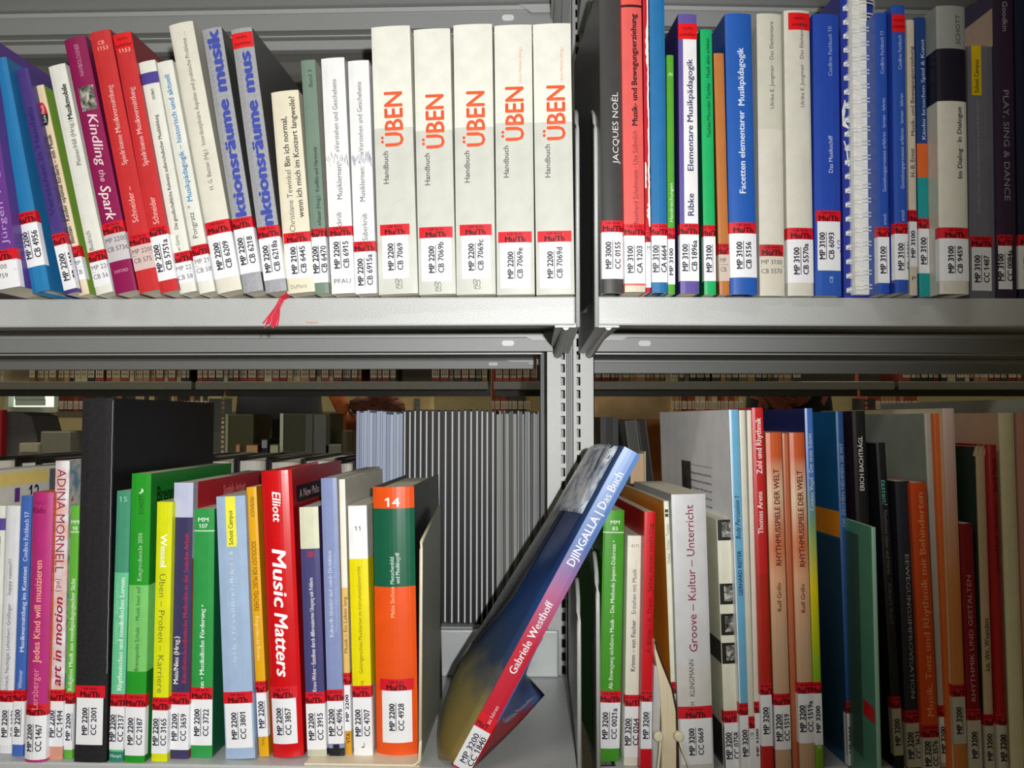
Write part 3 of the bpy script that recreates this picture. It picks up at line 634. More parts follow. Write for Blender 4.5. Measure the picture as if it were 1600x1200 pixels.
RB((1372, 1391, 460, 1367, 1385, 20), CB, 'blue book numbered 11 right of the wire loops, no head sticker', st=(356, 372, 443, 'MP 3100', 'CB 6381a'), texts=[('ConBrio Fachbuch 11', 117, 50, 0.55, 5.4, (180, 196, 232)), ('Gestaltungsprozesse erfahren · lernen · lehren', 302, 155, 0.62, 5.4, (180, 196, 232)), ('artsch', 353, 336, 0.6, 5.4, (180, 196, 232))])
b = RB((1399, 1420, 458, 1393, 1414, 8), CB, 'blue book with a red head sticker, right of the wire loops', sides=((30, 56, 150), None), st=(350, 367, 438, 'MP 3100', 'CB 6381b'), texts=[('ConBrio Fachbuch', 110, 56, 0.55, 5.4, (180, 196, 232)), ('Gestaltungsprozesse erfahren · lernen · lehren', 297, 148, 0.62, 5.4, (180, 196, 232)), ('artsch', 347, 330, 0.6, 5.4, (180, 196, 232))])
head_sticker(b, 23, 51, 0, 1.02)
RB((1422, 1434, 462, 1416, 1429, 31), (214, 202, 182), 'narrow cream book left of the navy and orange striped one', st=(330, 348, 418, 'MP 3100', ''), texts=[('Musik- und Bewegungserziehung', 214, 73, 0.6, 5.6, (70, 56, 50), 'u', 0.01), ('H.-B. Ernst', 278, 234, 0.5, 6.5, (70, 56, 50), 'u', 0.01), ('P', 436, 6, 0.5, 6, (70, 60, 56), 'h')])
RB((1436, 1454, 464, 1430, 1446, 27), (32, 66, 130), 'narrow navy, orange and teal striped book', bands=[(226, 279, (222, 106, 46)), (279, 464, (28, 156, 160))], st=(343, 359, 428, 'MP 3100', 'CB 6776'), texts=[('Kinder brauchen Spiel & Kunst', 220, 62, 0.62, 5.6, (200, 214, 234), 'u', 0.01)])
b = RB((1470, 1513, 462, 1460, 1510, 10), (216, 213, 200), 'thick grey, black and cream book Im Dialog', 'h', bulge=0.002, sides=((206, 203, 190), None), dd=-0.006, sideband=True, bands=[(10, 78, (150, 154, 150)), (78, 161, (28, 26, 40))], st=(359, 376, 442, 'MP 3100', 'CB 9459'),
   texts=[('Im Dialog · In Dialogue', 282, 170, 0.7, 7.5, (60, 58, 66), 'u', 0.012), ('SCHOTT', 71, 24, 0.7, 7.5, (76, 76, 78))])
b = RB((1515, 1556, 467, 1511, 1551, 72), (112, 112, 124), 'grey book with a yellow tab, upper row beside the dark purple one', dd=0.01, st=(369, 386, 453, 'MP 3100', 'CC 1487', 'A', 0.02, 0.9), texts=[('Cornelia Fischer · Gunild Keetman und das Orff-Schulwerk', 334, 158, 0.35, 4.6, (160, 160, 166))])
b.sheet('yellow_tab', -0.36*b.w, 0.02*b.w, b.t(150), b.t(72), M((222, 190, 30), 0.4), e=0.0002); b.text('Schott Campus', 146, 94, 0.33, 6.5, (90, 74, 20), 'u', 0.01)
b = RB((1558, 1590, 469, 1552, 1582, -20), (54, 40, 62), 'dark purple book PLAY, SING & DANCE', sides=((60, 44, 80), None), st=(369, 386, 453, 'MP 3100', 'CC 0084a', 'A', 0.0, 0.8), texts=[('PLAY, SING & DANCE', 143, 316, 0.55, 9, (150, 146, 158), 'd', -0.004), ('Goodkin', 3, 50, 0.55, 8, (170, 166, 176), 'd')])
b.sidequad('cover_picture', -1, 0.002, 0.10, b.t(72), b.t(12), M((196, 170, 150), 0.5))
RB((1592, 1630, 470, 1584, 1622, -20), (26, 32, 60), 'navy book cut by the right frame edge, upper row', st=(369, 386, 453, 'MP', 'CC', 'A'))

# ================================================================ books on the lower left board
G3 = 'books on the lower left shelf'
def LB(*a, **k): k.setdefault('yaw', LY); k.setdefault('group', G3); return Book(UL, ZL, *a, **k)
b = LB((-62, -28, 1176, -48, -14, 736), (150, 150, 152), 'tall book behind the white ones, yellow band and number 12 on its cover', sides=(None, (206, 204, 194)), D=0.19, texts=[])
h2 = b.w/2
b.sidequad('yellow_band', 1, 0.0, 0.090, b.H-0.016, b.H-0.003, M((228, 204, 120), 0.4)); b.sidequad('grey_edge', 1, 0.092, 0.105, b.H-0.10, b.H-0.003, M((100, 98, 106), 0.4))
b.sidequad('violet_band', 1, 0.036, 0.044, b.H-0.05, b.H-0.019, M((92, 52, 128), 0.4)); b.sidetext('number_lettering', 1, '12', 0.058, 0.017, b.H-0.033, 0.015, (70, 40, 110), 0.02)
LB((-22, -4, 1177, -10, 9, 790), (224, 224, 218), 'white book with a short violet band, first at the lower left edge', bands=[(810, 829, (92, 76, 150))], st=(1080, 1098, 1165, 'MP 2200', ''),
   texts=[('Aspekt des Memorierens in der Musik', 1075, 884, 0.55, 6, (70, 70, 74), 'u', 0.01), ('XXXVI/260', 870, 838, 0.55, 6, (60, 60, 66), 'u', 0.012)])
LB((-3, 18, 1178, 11, 32, 790), (222, 224, 228), 'white book titled happy nation beside the blue one', st=(1080, 1098, 1165, 'MP 2200', 'CC 0973'),
   texts=[('Scheck; Nachtigal; Lehenherr; Größinger', 1080, 944, 0.45, 6, (90, 90, 94)), ('happy nation?!?', 930, 874, 0.42, 6, (90, 90, 94))])
LB((18, 36, 1182, 33, 50, 775), (66, 104, 182), 'blue book numbered 17 left of the pink one', st=(1079, 1097, 1164, 'MP 2200', ''), texts=[('ConBrio Fachbuch 17', 878, 800, 0.62, 7, (214, 224, 244), 'u', 0.01), ('Musikvermittlung im Kontext', 1020, 886, 0.62, 6.6, (224, 232, 246), 'u', 0.015), ('Wimmer', 1077, 1048, 0.55, 6.6, (210, 220, 240))])
b = LB((37, 73, 1190, 52, 83, 769), (182, 48, 122), 'pink rounded book Jedes Kind will musizieren', 'h', bulge=0.003, sides=((200, 90, 60), (206, 92, 56)), st=(1100, 1118, 1186, 'MP 2200', 'CC 1467'),
   texts=[('Jedes Kind will musizieren', 1036, 876, 0.5, 10.5, (244, 186, 150), 'u', 0.008), ('Lersberger', 1108, 1045, 0.5, 10, (226, 150, 150)), ('Kids', 797, 22, 0.42, 9, (120, 20, 70), 'h', 0.02)])
b.strokes('zigzag', [[(.12, 788), (.26, 783), (.38, 788), (.5, 783), (.62, 788), (.74, 783)]], 1.0, (130, 30, 80))
b = LB((74, 98, 1187, 87, 108, 720), MOTTLE([(232, 228, 226), (214, 206, 212), (196, 196, 200), (222, 170, 150)], 60), 'tall pale picture-covered book with crimson lettering, beside the black folio', sides=(None, MOTTLE([(90, 130, 160), (150, 160, 160), (170, 90, 70), (200, 196, 180)], 90)), st=(1079, 1097, 1167, 'MP 2200', 'CC 1494'),
   bands=[(1165, 1187, (214, 150, 130))], texts=[('ADINA MORNELL', 733, 896, 0.5, 14, (150, 40, 66), 'd', 0.0, 0), ('(ed.)', 906, 926, 0.5, 9, (150, 50, 80), 'd'), ('art in motion', 1074, 936, 0.5, 13, (160, 32, 70), 'u', 0.02, 0.3)])
LB((99, 113, 1186, 111, 124, 790), (98, 178, 60), 'light green book MM 98 beside the tall black one', st=(1083, 1101, 1172, 'MP 2200', ''), bands=[(831, 832.5, (226, 240, 220))], texts=[('MM', 816, 12, 0.55, 6, (226, 240, 220), 'h', 0.01), ('98', 826, 8, 0.6, 6, (226, 240, 220), 'h', 0.01), ('Religiöse Musik aus musikpädagogischer Sicht', 1080, 905, 0.55, 6.5, (226, 240, 220), 'u', 0.016)])
LB((114, 167, 1190, 129, 178, 622), M((38, 38, 42), 0.38, nscale=300, var=0.25, spec=0.5), 'tall black clothbound folio, tallest in the lower row', 'h', bulge=0.0006, D=0.225, sides=(None, M((20, 20, 22), 0.42, nscale=300, var=0.2)), dd=-0.002, st=(1072, 1091, 1163, 'MP 2200', 'CC 2001', 'A', 0.0, 0.93),).strokes('worn_edge', [[(0.975+random.uniform(-.006,.006), y) for y in range(626, 1060, 7)]], 0.9, (150, 150, 146))
LB((169, 193, 1191, 183, 204, 767), (70, 148, 118), 'teal green book numbered 15', bands=[(896, 1175, (104, 196, 146)), (1175, 1191, (50, 130, 108))], st=(1086, 1105, 1172, 'MP 2200', 'CC 2137'),
   texts=[('15', 780, 13, 0.5, 8, (150, 210, 186), 'h'), ('Rhythmisches und musikalisches Lernen', 1080, 904, 0.62, 7.2, (234, 246, 238), 'u', 0.018), ('Spychiger · Badertscher', 1008, 912, 0.25, 5.5, (140, 214, 176)), ('Haupt', 1181, 18, 0.5, 5, (220, 236, 228), 'h')])
b = LB((194, 226, 1192, 206, 236, 740), (40, 152, 42), 'green congress report 2010, its green cover top showing', bands=[(916, 1051, (122, 200, 110))], sideband=True, sides=(None, (28, 118, 36)), D=0.19, st=(1086, 1106, 1181, 'MP 2200', 'CC 2187'),
   texts=[('Kongressbericht 2010', 909, 834, 0.55, 7, (196, 232, 190), 'u', 0.006), ('SCHOTT', 804, 774, 0.55, 7, (30, 70, 30)), ('Brennpunkt Schule – Musik baut auf', 1050, 918, 0.5, 6.6, (44, 84, 44)), ('♪', 767, 8, 0.55, 9, (230, 244, 226), 'h')])
b.sidetext('cover_lettering', 1, 'Brenn', 0.012, 0.034, b.H-0.027, 0.014, (16, 60, 20), 0.03)
LB((236, 261, 1190, 245, 270, 784), (218, 224, 24), 'bright yellow book Üben – Proben – Karriere', st=(1091, 1111, 1178, 'MP 2200', 'CC 3165'), texts=[('Wessel', 835, 887, 0.52, 9.5, (250, 250, 250), 'd', 0.02), ('Üben – Proben – Karriere', 898, 1084, 0.48, 9.5, (120, 124, 50), 'd')])
b = LB((263, 295, 1186, 272, 302, 754), (60, 56, 96), 'navy book with lilac head and red cover', bands=[(754, 809, (190, 196, 222))], sides=(None, (168, 22, 34)), D=0.19, st=(1083, 1102, 1172, 'MP 2200', 'CC 3659'),
   texts=[('Meis/Nies (Hrsg.)', 1070, 996, 0.3, 7.5, (236, 236, 240), 'u', 0.016), ('Künstlerisch-ästhetische Methoden in der Sozialen Arbeit', 1068, 834, 0.72, 7, (196, 44, 76), 'u', 0.014)])
b.sidequad('grey_edge', 1, 0.0, 0.010, b.H-0.07, b.H, M((160, 160, 166), 0.4)); b.sidetext('cover_lettering', 1, 'Soziale Arbeit', 0.070, 0.060, b.H-0.0175, 0.0095, (255, 160, 160), 0.02)
LB((297, 332, 1184, 302, 335, 795), (48, 152, 74), 'green book MM 107 Musikalische Förderung', bands=[(829, 830.5, (226, 240, 226))], sides=(None, (24, 92, 60)), st=(1075, 1094, 1165, 'MP 2200', 'CC 3722', 'A', None, 1.0),
   texts=[('MM', 812, 17, 0.5, 6.5, (236, 244, 236), 'h', 0.015), ('107', 822, 14, 0.5, 6.5, (236, 244, 236), 'h', 0.015), ('nn • Musikalische Förderung •', 1076, 946, 0.5, 7, (236, 246, 238), 'u', 0.018)])
b = LB((352, 399, 1187, 337, 383, 775), (160, 184, 214), 'light blue book with a yellow tab at its head', sides=(None, (140, 158, 190)), st=(1083, 1101, 1170, 'MP 2200', 'CC 3801', 'A', 0, 1.0), texts=[('Gabriele Enser · Farben und Bilder in der Musikpädagogik', 1045, 862, 0.45, 6.2, (220, 230, 242), 'u', 0.008)])
b.sheet('yellow_tab', -0.17*b.w, 0.17*b.w, b.t(855), b.t(775.5), M((240, 236, 70), 0.4), e=0.0002); b.text('Schott Campus', 852, 798, 0.48, 7, (70, 70, 40), 'u', 0.008)
LB((404, 421, 1183, 385, 400, 761), (226, 168, 20), 'yellow book Sociology for Music Teachers', sides=(None, (180, 126, 10)), st=(1066, 1084, 1152, 'MP 2200', ''), texts=[('FROEHLICH', 777, 808, 0.55, 6.2, (96, 64, 30), 'd'), ('SOCIOLOGY FOR MUSIC TEACHERS', 847, 956, 0.5, 7.4, (110, 70, 20), 'd', 0.004), ('Perspectives for Practice', 965, 1034, 0.5, 6.2, (248, 222, 150), 'd', 0.01), ('TAYL', 1152, 1167, 0.5, 4, (96, 64, 20), 'd')])
b = LB((425, 476, 1183, 408, 455, 735), M((206, 16, 24), 0.26, spec=0.55), 'glossy red hardback Music Matters', 'h', bulge=0.004, D=0.18, sides=(None, (150, 12, 20)), st=(1074, 1092, 1162, 'MP 2200', 'CC 3857', 'A', 0.0, 0.9),
   texts=[('Elliott', 768, 815, 0.52, 13, (250, 244, 246), 'd', 0.018, 0.2), ('Music', 858, 948, 0.52, 21, (252, 246, 250), 'd', 0.022, 0.22), ('Matters', 958, 1056, 0.5, 20, (252, 246, 250), 'd', 0.022, 0.22)])
b.sidequad('black_panel', 1, 0.012, 0.110, b.H-0.032, b.H-0.016, M((24, 14, 16), 0.35)); b.sidetext('cover_lettering', 1, 'A New Philosophy', 0.020, 0.095, b.H-0.028, 0.008, (220, 190, 190))
LB((480, 511, 1183, 467, 497, 792), (70, 68, 118), 'dark violet book with cream head, Exzellenz durch Fehler', bands=[(792, 858, (214, 216, 190)), (1172, 1184, (196, 196, 176))], sides=(None, (60, 46, 90)), st=(1083, 1101, 1172, 'MP 2200', 'CC 3915'),
   texts=[('Kruse-Weber • Exzellenz durch differenzierten Umgang mit Fehlern', 1082, 904, 0.5, 6.2, (232, 232, 240), 'u', 0.015), ('≣', 867, 12, 0.55, 9, (170, 40, 60), 'h', 0.03)])
b = LB((513, 539, 1183, 501, 526, 747), (132, 146, 190), 'grey-blue book soziale Distinktion with pale cover', bands=[(1170, 1183, (28, 28, 34))], sides=(None, (176, 174, 166)), D=0.19, st=(1079, 1097, 1163, 'MP 2200', 'CC 4096'),
   texts=[('Kulturelle Identität und soziale Distinktion', 997, 862, 0.42, 6, (214, 220, 238), 'u', 0.01), ('Herausforderung in der Schule', 990, 864, 0.72, 4.6, (160, 172, 206))])
b.sheet('printed_mark', -0.2*b.w, 0.2*b.w, b.t(1171), b.t(1164), M((40, 20, 40), 0.4), e=0.0002)
LB((540, 550, 1181, 529, 539, 749), (236, 232, 218), 'narrow cream book Musik – Ein Leben lang', bands=[(920, 1143, (226, 186, 110)), (1143, 1182, (216, 156, 40))], sides=(None, (196, 192, 178)), D=0.17, st=(1053, 1072, 1143, 'MP 2200', ''), texts=[('Musik – Ein Leben lang', 1022, 934, 0.5, 5.6, (70, 60, 50)), ('VTA', 1162, 1146, 0.5, 6, (60, 44, 20), 'u', 0.01)])
LB((553, 583, 1182, 543, 573, 790), (240, 242, 244), 'white and yellow book numbered 11', bands=[(874, 1073, (230, 216, 8))], sideband=True, sides=(None, (206, 204, 192)), st=(1073, 1091, 1170, 'MP 2200', 'CC 4707'),
   texts=[('11', 826, 9, 0.5, 7, (70, 70, 74), 'h'), ('Gehirngerechtes Musiklernen im Instrumentalunterricht', 1054, 886, 0.5, 6, (110, 100, 20)), ('ing', 1072, 1065, 0.5, 5, (110, 100, 20)), ('♩', 1165, 5, 0.5, 8, (30, 30, 34), 'h')])
b = LB((591, 651, 1178, 579, 650, 760), (228, 84, 24), 'thick orange and green hardback numbered 14', 'h', bulge=0.0055, D=0.165, sides=((24, 24, 26), M((30, 34, 34), 0.35)), bands=[(794, 917, (20, 92, 66))], st=(1060, 1078, 1158, 'MP 2200', 'CC 4928', 'A', 0.12, 0.93),
   texts=[('14', 784, 24, 0.5, 14, (246, 240, 236), 'h', 0.016), ('Menschenbild', 912, 870, 0.47, 6.4, (214, 232, 222)), ('und Musikbegriff', 911, 863, 0.6, 6.4, (214, 232, 222), 'u', 0.008), ('Malte Sachsse', 964, 916, 0.47, 6, (248, 196, 150))])
b.sidequad('cover_lettering_bar', 1, 0.03, 0.10, b.H-0.052, b.H-0.049, M((70, 72, 74), 0.5))

# bookend holding the row
be = empty('bookend', UL.m.copy(), 'beige painted steel bookend right of the orange book 14', 'bookend')
u0, z0 = UL.at(655, 1186, 0.004); um = UL.at(653, 845, 0.01)[0]; zt = UL.at(651, 845, 0.012)[1]
P = [(0.012, ZL+0.002), (0.012, zt-0.008), (0.0155, zt-0.002), (0.02, zt)]; zb = zt+0.006; P += [(0.14, zb+0.012), (0.15, zb+0.008), (0.15, ZL+0.002)]
mb = MB(); mb.prism(P, 0, um+0.0016, um+0.0036); mb.build('upright_plate', M((150, 152, 140), 0.45, 0.1, nscale=300), be)
mb = MB(); mb.tube([(um+0.0026, d_, z_) for d_, z_ in P[:5]], 0.0017, 6); mb.build('rounded_rim', M((226, 214, 190), 0.4), be, True)
mb = MB(); mb.box((um-0.10, 0.002, ZL+0.0003), (um+0.0036, 0.13, ZL+0.0012)); mb.tube([(um-0.10, 0.002, ZL+0.0014), (um-0.002, 0.002, ZL+0.0014), (um+0.003, 0.004, ZL+0.005), (um+0.003, 0.012, ZL+0.02)], 0.0014, 6)
mb.build('base_plate', M((226, 214, 186), 0.4), be)

# the leaning book
LBK = Book(UL, ZL, (702, 737, 1192, 976, 1007, 706), (176, 40, 60), 'large blue and red book leaning diagonally against the post', 'p', d=-0.012, D=0.012, yaw=0, group=None, name='leaning_book', rough=0.5,
           sides=((26, 44, 84), (160, 20, 40)), bands=[], shrink=0.0, bulge=0.0002)
r0 = LBK.root; W2 = LBK.w/2; H2 = LBK.H
LBK.cover.data.materials.clear()
gm = GRAD([(0.0, (196, 24, 44)), (0.42, (188, 34, 56)), (0.58, (170, 96, 140)), (0.72, (80, 112, 172)), (1.0, (84, 128, 190))], 0.0, H2)
LBK.cover.data.materials.append(gm); LBK.cover.data.polygons.foreach_set('material_index', [0]*len(LBK.cover.data.polygons))
def lpt(px, py, d):      # picture point at depth d in the leaning book's own frame
    u_, z_ = UL.at(px, py, d); return LBK.m.inverted() @ (UL.m @ Vector((u_, d, z_)))
def sheetgrid(name, fn, nu, nv, m, th=0.0006, parent=None):
    vs = [fn(i/nu, j/nv) for j in range(nv+1) for i in range(nu+1)]
    fs = [(j*(nu+1)+i, j*(nu+1)+i+1, (j+1)*(nu+1)+i+1, (j+1)*(nu+1)+i) for j in range(nv) for i in range(nu)]
    o = obj(name, vs, fs, m, parent, smooth=True); md = o.modifiers.new('t', 'SOLIDIFY'); md.thickness = th; md.offset = 0; return o
# open front cover, splayed to the left and bowed towards its foot
FE = [(921, 701), (868, 792), (792, 914), (712, 1045), (690, 1108), (683, 1160), (690, 1196)]; FT = [0, .2, .42, .70, .83, .93, 1.0]
def fore(t):
    t = 1-t
    for i in range(len(FT)-1):
        if t <= FT[i+1]+1e-9:
            k = (t-FT[i])/(FT[i+1]-FT[i]); return (FE[i][0]+k*(FE[i+1][0]-FE[i][0]), FE[i][1]+k*(FE[i+1][1]-FE[i][1]))
    return FE[-1]
def front(a, t):
    p0 = Vector((-W2-0.0003, 0.0005, 0.002+t*(H2-0.002))); dd_ = 0.145*min(1, 0.42+1.1*t) if t < 0.6 else 0.145
    p1 = lpt(*fore(t), dd_-0.012); q = p0.lerp(p1, a); q.x += -0.010*math.sin(math.pi*a)*(0.7 if t > 0.3 else 0.9); return q
m = MOTTLE([(16, 22, 40), (34, 56, 100), (60, 66, 74), (30, 34, 44)], 9, 0.22, 3, (3, 1, 0.8))
nt = m.node_tree; rmp = [n for n in nt.nodes if n.type == 'VALTORGB'][0]
sheetgrid('front_cover', front, 10, 26, GRAD([(0.0, (148, 120, 50)), (0.28, (120, 110, 66)), (0.42, (44, 60, 84)), (0.62, (28, 60, 112)), (0.80, (26, 44, 88)), (1.0, (40, 60, 96))], 0.0, H2, 0.22, 4), 0.0007, r0)
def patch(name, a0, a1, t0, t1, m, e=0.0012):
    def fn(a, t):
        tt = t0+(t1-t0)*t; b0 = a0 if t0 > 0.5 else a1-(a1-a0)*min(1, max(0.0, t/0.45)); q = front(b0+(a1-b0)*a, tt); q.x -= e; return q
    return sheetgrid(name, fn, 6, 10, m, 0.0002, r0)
patch('cover_photo', 0.06, 0.97, 0.78, 0.996, MOTTLE([(36, 54, 98), (150, 160, 176), (56, 76, 116), (228, 232, 234)], 44, 0.2, 8, (1.5, 1.5, 1.2)))  # cover picture; flash glare is painted in as its pale streaks
patch('cover_photo', 0.40, 0.97, 0.26, 0.78, MOTTLE([(22, 24, 28), (46, 48, 50), (150, 150, 146), (28, 32, 40)], 14, 0.2, 6, (2, 1, 0.7)))
# back cover curling open at its foot
FL = [Vector((W2+0.0003, 0.001, LBK.t(1185))), Vector((W2+0.0003, 0.001, LBK.t(985)))]
def flap(a, t):
    p0 = FL[0].lerp(FL[1], t); p1 = lpt(851-38*t, 1086-42*t, 0.10); q = p0.lerp(p1, a); q.y -= 0.006*math.sin(math.pi*a); return q
sheetgrid('back_cover', flap, 10, 10, GRAD([(0.0, (160, 18, 40)), (0.56, (176, 24, 40)), (0.62, (84, 106, 164)), (1.0, (76, 102, 166))], -0.02, 0.115, 0.3), 0.0007, r0)
CL = LBK.m.inverted() @ CAM
def fl_find(px, py):                       # where on the open back cover a picture point falls
    r_ = (LBK.m.inverted().to_3x3() @ ray(px, py)).normalized()
    return min(((flap(i/60, j/60)-CL).cross(r_).length, i/60, j/60) for i in range(61) for j in range(61))[1:]
def fl_text(txt, p0, p1, p2, col):
    """lettering printed on the cover: baseline p0 to p1, cap height towards p2"""
    A, B, C_ = fl_find(*p0), fl_find(*p1), fl_find(*p2); vs, fs, _ = lay(txt, 1.0, 1.0, 0.02); P = []
    for x, y in vs:
        a = A[0]+x*(B[0]-A[0])+y*(C_[0]-A[0]); t = A[1]+x*(B[1]-A[1])+y*(C_[1]-A[1]); q = flap(a, t)
        n_ = (flap(a+0.02, t)-flap(a-0.02, t)).cross(flap(a, t+0.02)-flap(a, t-0.02)).normalized(); P.append(q+n_*(0.0026 if n_.dot(CL-q) > 0 else -0.0026))
    obj('cover_lettering', P, fs, M(col, 0.5), r0)
fl_text('Gabriele Westhoff', (785, 1128), (834, 1086), (780, 1119), (206, 208, 220))
def inner(a, t):
    p0 = Vector((W2*0.6, 0.004, 0.004+t*(H2-0.008))); p1 = Vector((W2*0.2-0.012*(1-t), 0.12, 0.004+t*(H2-0.008))); return p0.lerp(p1, a)
mb = MB(); mb.prism([(-W2+0.001, 0.011), (W2-0.001, 0.011), (W2-0.003, 0.125), (-W2-0.004, 0.125)], 2, 0.02, H2-0.003); mb.build('page_fan', M(PAPER, 0.8, var=0.15, stripe=260), r0)
def LT(txt, xa, ya, xb, yb, c, h, col, bold=0.012, name='title_lettering'):
    ta = (LBK.m.inverted() @ (UL.m @ Vector((UL.at(xa, ya, -0.012)[0], -0.012, UL.at(xa, ya, -0.012)[1])))).z
    tb = (LBK.m.inverted() @ (UL.m @ Vector((UL.at(xb, yb, -0.012)[0], -0.012, UL.at(xb, yb, -0.012)[1])))).z
    vs, fs, _ = lay(txt, tb-ta, h, bold); LBK.ink(name, [([((c-0.5)*LBK.w-(y-h/2), ta+x) for x, y in vs], fs)], col)
k = LBK.k
LT('Gabriele Westhoff', 800, 1052, 860, 940, 0.45, 0.0068, (240, 240, 244)); LT('DJINGALLA | Das Buch', 896, 886, 976, 742, 0.45, 0.0072, (236, 240, 248)); LT('zu hören', 752, 1125, 768, 1098, 0.62, 0.0035, (230, 200, 206), 0.0)
zr0 = lpt(742, 1133, -0.012).z; zr1 = lpt(754, 1112, -0.012).z; zw = lpt(706, 1192, -0.012).z
rl = LBK.sheet('red_label', -W2-0.004, W2, zr0, zr1, M((214, 26, 42), 0.4), e=0.0003); wl = LBK.sheet('call_label', -W2-0.004, W2, zw, zr0, M((228, 230, 234), 0.45), e=0.00031)
L_ = zr0-zw
def LL(txt, x, f, h): vs, fs, _ = lay(txt, L_*f, h, 0.016); return [(x-(y-h/2), zw+L_*0.14+q) for q, y in vs], fs
LBK.ink('lettering', [LL('MP 3200', -W2*0.25, 0.72, 0.0052), LL('CC 1840', W2*0.62, 0.72, 0.0052), ([(W2*0.16, zw+L_*0.13), (W2*0.2, zw+L_*0.13), (W2*0.2, zw+L_*0.9), (W2*0.16, zw+L_*0.9)], [(0, 1, 2, 3)])], (28, 26, 48), e=0.0005, parent=wl)
vs, fs, _ = lay('Mu/T', 0.011, 0.0046, 0.02); LBK.ink('lettering', [([(-W2+0.001+x, zr0+0.0015+y) for x, y in vs], fs)], (70, 8, 16), e=0.0005, parent=rl)

# ================================================================ books on the lower right board
G4 = 'books on the lower right shelf'
def SB(*a, **k): k.setdefault('yaw', RY); k.setdefault('group', G4); return Book(UR, ZL, *a, **k)
SB((934, 968, 1190, 943, 976, 797), (70, 152, 40), 'green book MM 83 beside the leaning book', bands=[(831.5, 833, (220, 236, 214))], sides=((40, 90, 26), None), st=(1081, 1099, 1170, 'MP 3200', 'CC 0021a'), bulge=0.0012,
   texts=[('MM', 816, 15, 0.55, 6, (226, 240, 220), 'h', 0.015), ('83', 826, 9, 0.55, 6, (226, 240, 220), 'h', 0.015), ('Als Bewegung sichtbare Musik – Die Methode Jaques-Dalcroze •', 1078, 845, 0.5, 6.4, (230, 242, 224), 'u', 0.014)])
SB((974, 998, 1197, 981, 1003, 837), (226, 224, 210), 'narrow cream book 4171 between green and red', st=(1087, 1105, 1184, 'MP 3200', 'CC 0264'), texts=[('4171', 853, 12, 0.5, 5, (110, 108, 100), 'h'), ('Krimm – von Fischer', 1050, 970, 0.5, 7, (44, 44, 46), 'u', 0.008), ('Erziehen mit Musik . . .', 960, 876, 0.5, 7, (84, 84, 84))])
SB((999, 1019, 1206, 1008, 1023, 800), (206, 20, 32), 'narrow bright red book between narrow cream book and string portfolio', sides=((168, 12, 24), None), D=0.17, st=(1080, 1098, 1171, 'MP 3200', ''), texts=[('A. Bühler / A. Thaler   Selber denken macht klug', 1022, 818, 0.6, 6.4, (110, 10, 20), 'u', 0.01)])
# portfolio with string and button, page edges towards the aisle
pf = empty('string_portfolio', UR.m.copy(), 'bulging cream page block with string and button closures', 'folder', G4)
d_ = -0.012; P0 = [(1024, 1001), (1026, 1012), (1034, 1035), (1050, 1075), (1057, 1110), (1058, 1150), (1058, 1206)]; P1 = [(1023, 1003), (1023, 1022), (1028, 1050), (1032, 1090), (1034, 1130), (1034, 1170), (1034, 1206)]
vs = []
for (a, b_) , (c, e) in zip(P0, P1):
    for q in ((c, e), (a, b_)):
        u_, z_ = UR.at(*q, d_); vs += [(u_, d_, z_), (u_, d_+0.16, z_)]
fs = []
for i in range(6):
    o_ = 4*i; n_ = o_+4; fs += [(o_, n_, n_+2, o_+2), (o_+2, n_+2, n_+3, o_+3), (o_, o_+1, n_+1, n_), (o_+1, o_+3, n_+3, n_+1)]
fs += [(0, 2, 3, 1), (24, 25, 27, 26)]
obj('page_block', vs, fs, M((232, 218, 186), 0.7, var=0.14, stripe=240), pf)
mb = MB(); mb.tube([(UR.at(x, y, d_-0.001)[0], d_-0.001, UR.at(x, y, d_)[1]) for x, y in P0], 0.0009, 5); mb.build('dark_cover_edge', M((60, 44, 36), 0.5), pf)
mb = MB(); C0 = [(1023, 1040), (1022, 1080), (1021, 1130), (1021, 1206)]
mb.add([(UR.at(x, y, d_)[0], d_+0.002+j*0.1, UR.at(x, y, d_)[1]) for x, y in C0 for j in (0, 1)]+[(UR.at(x+11, y+8, d_)[0], d_+0.003, UR.at(x+11, y+8, d_)[1]) for x, y in C0], [(0, 2, 3, 1), (2, 4, 5, 3), (4, 6, 7, 5), (0, 8, 9, 2), (2, 9, 10, 4), (4, 10, 11, 6)])
mb.build('grey_flap', M((196, 196, 200), 0.5), pf)
for x, y in ((1028, 1149), (1060, 1149)):
    u_, z_ = UR.at(x, y, d_-0.006); mb = MB(); mb.tube([(u_, d_-0.011, z_), (u_, d_-0.010, z_), (u_, d_-0.006, z_), (u_, d_-0.001, z_)], [0.003, 0.0042, 0.0042, 0.0025], 14, ); 
    bt = mb.build('button', M((236, 230, 200), 0.35), pf)
for S_ in ([(1032, 1155), (1031, 1175), (1028, 1200), (1027, 1212)], [(1062, 1158), (1066, 1172), (1074, 1190), (1080, 1212)]):
    mb = MB(); mb.tube([(UR.at(x, y, d_-0.009)[0], d_-0.009, UR.at(x, y, d_-0.009)[1]) for x, y in S_], 0.0011, 6); mb.build('string', M((236, 226, 196), 0.6), pf, True)
b = SB((1054, 1061, 1206, 1036, 1046, 783), (232, 234, 214), 'thin white book with a deep orange cover and small dots', sides=((214, 140, 40), None), D=0.20, st=(1069, 1088, 1170, '3200', ''), texts=[('Holzer · Pichler · Tempst', 882, 820, 0.5, 5, (120, 120, 100))], dd=0.004)
b.strokes('printed_dot', [[(.45, 796), (.45, 801)], [(.45, 803), (.45, 808)]], 5.5, (50, 54, 50))
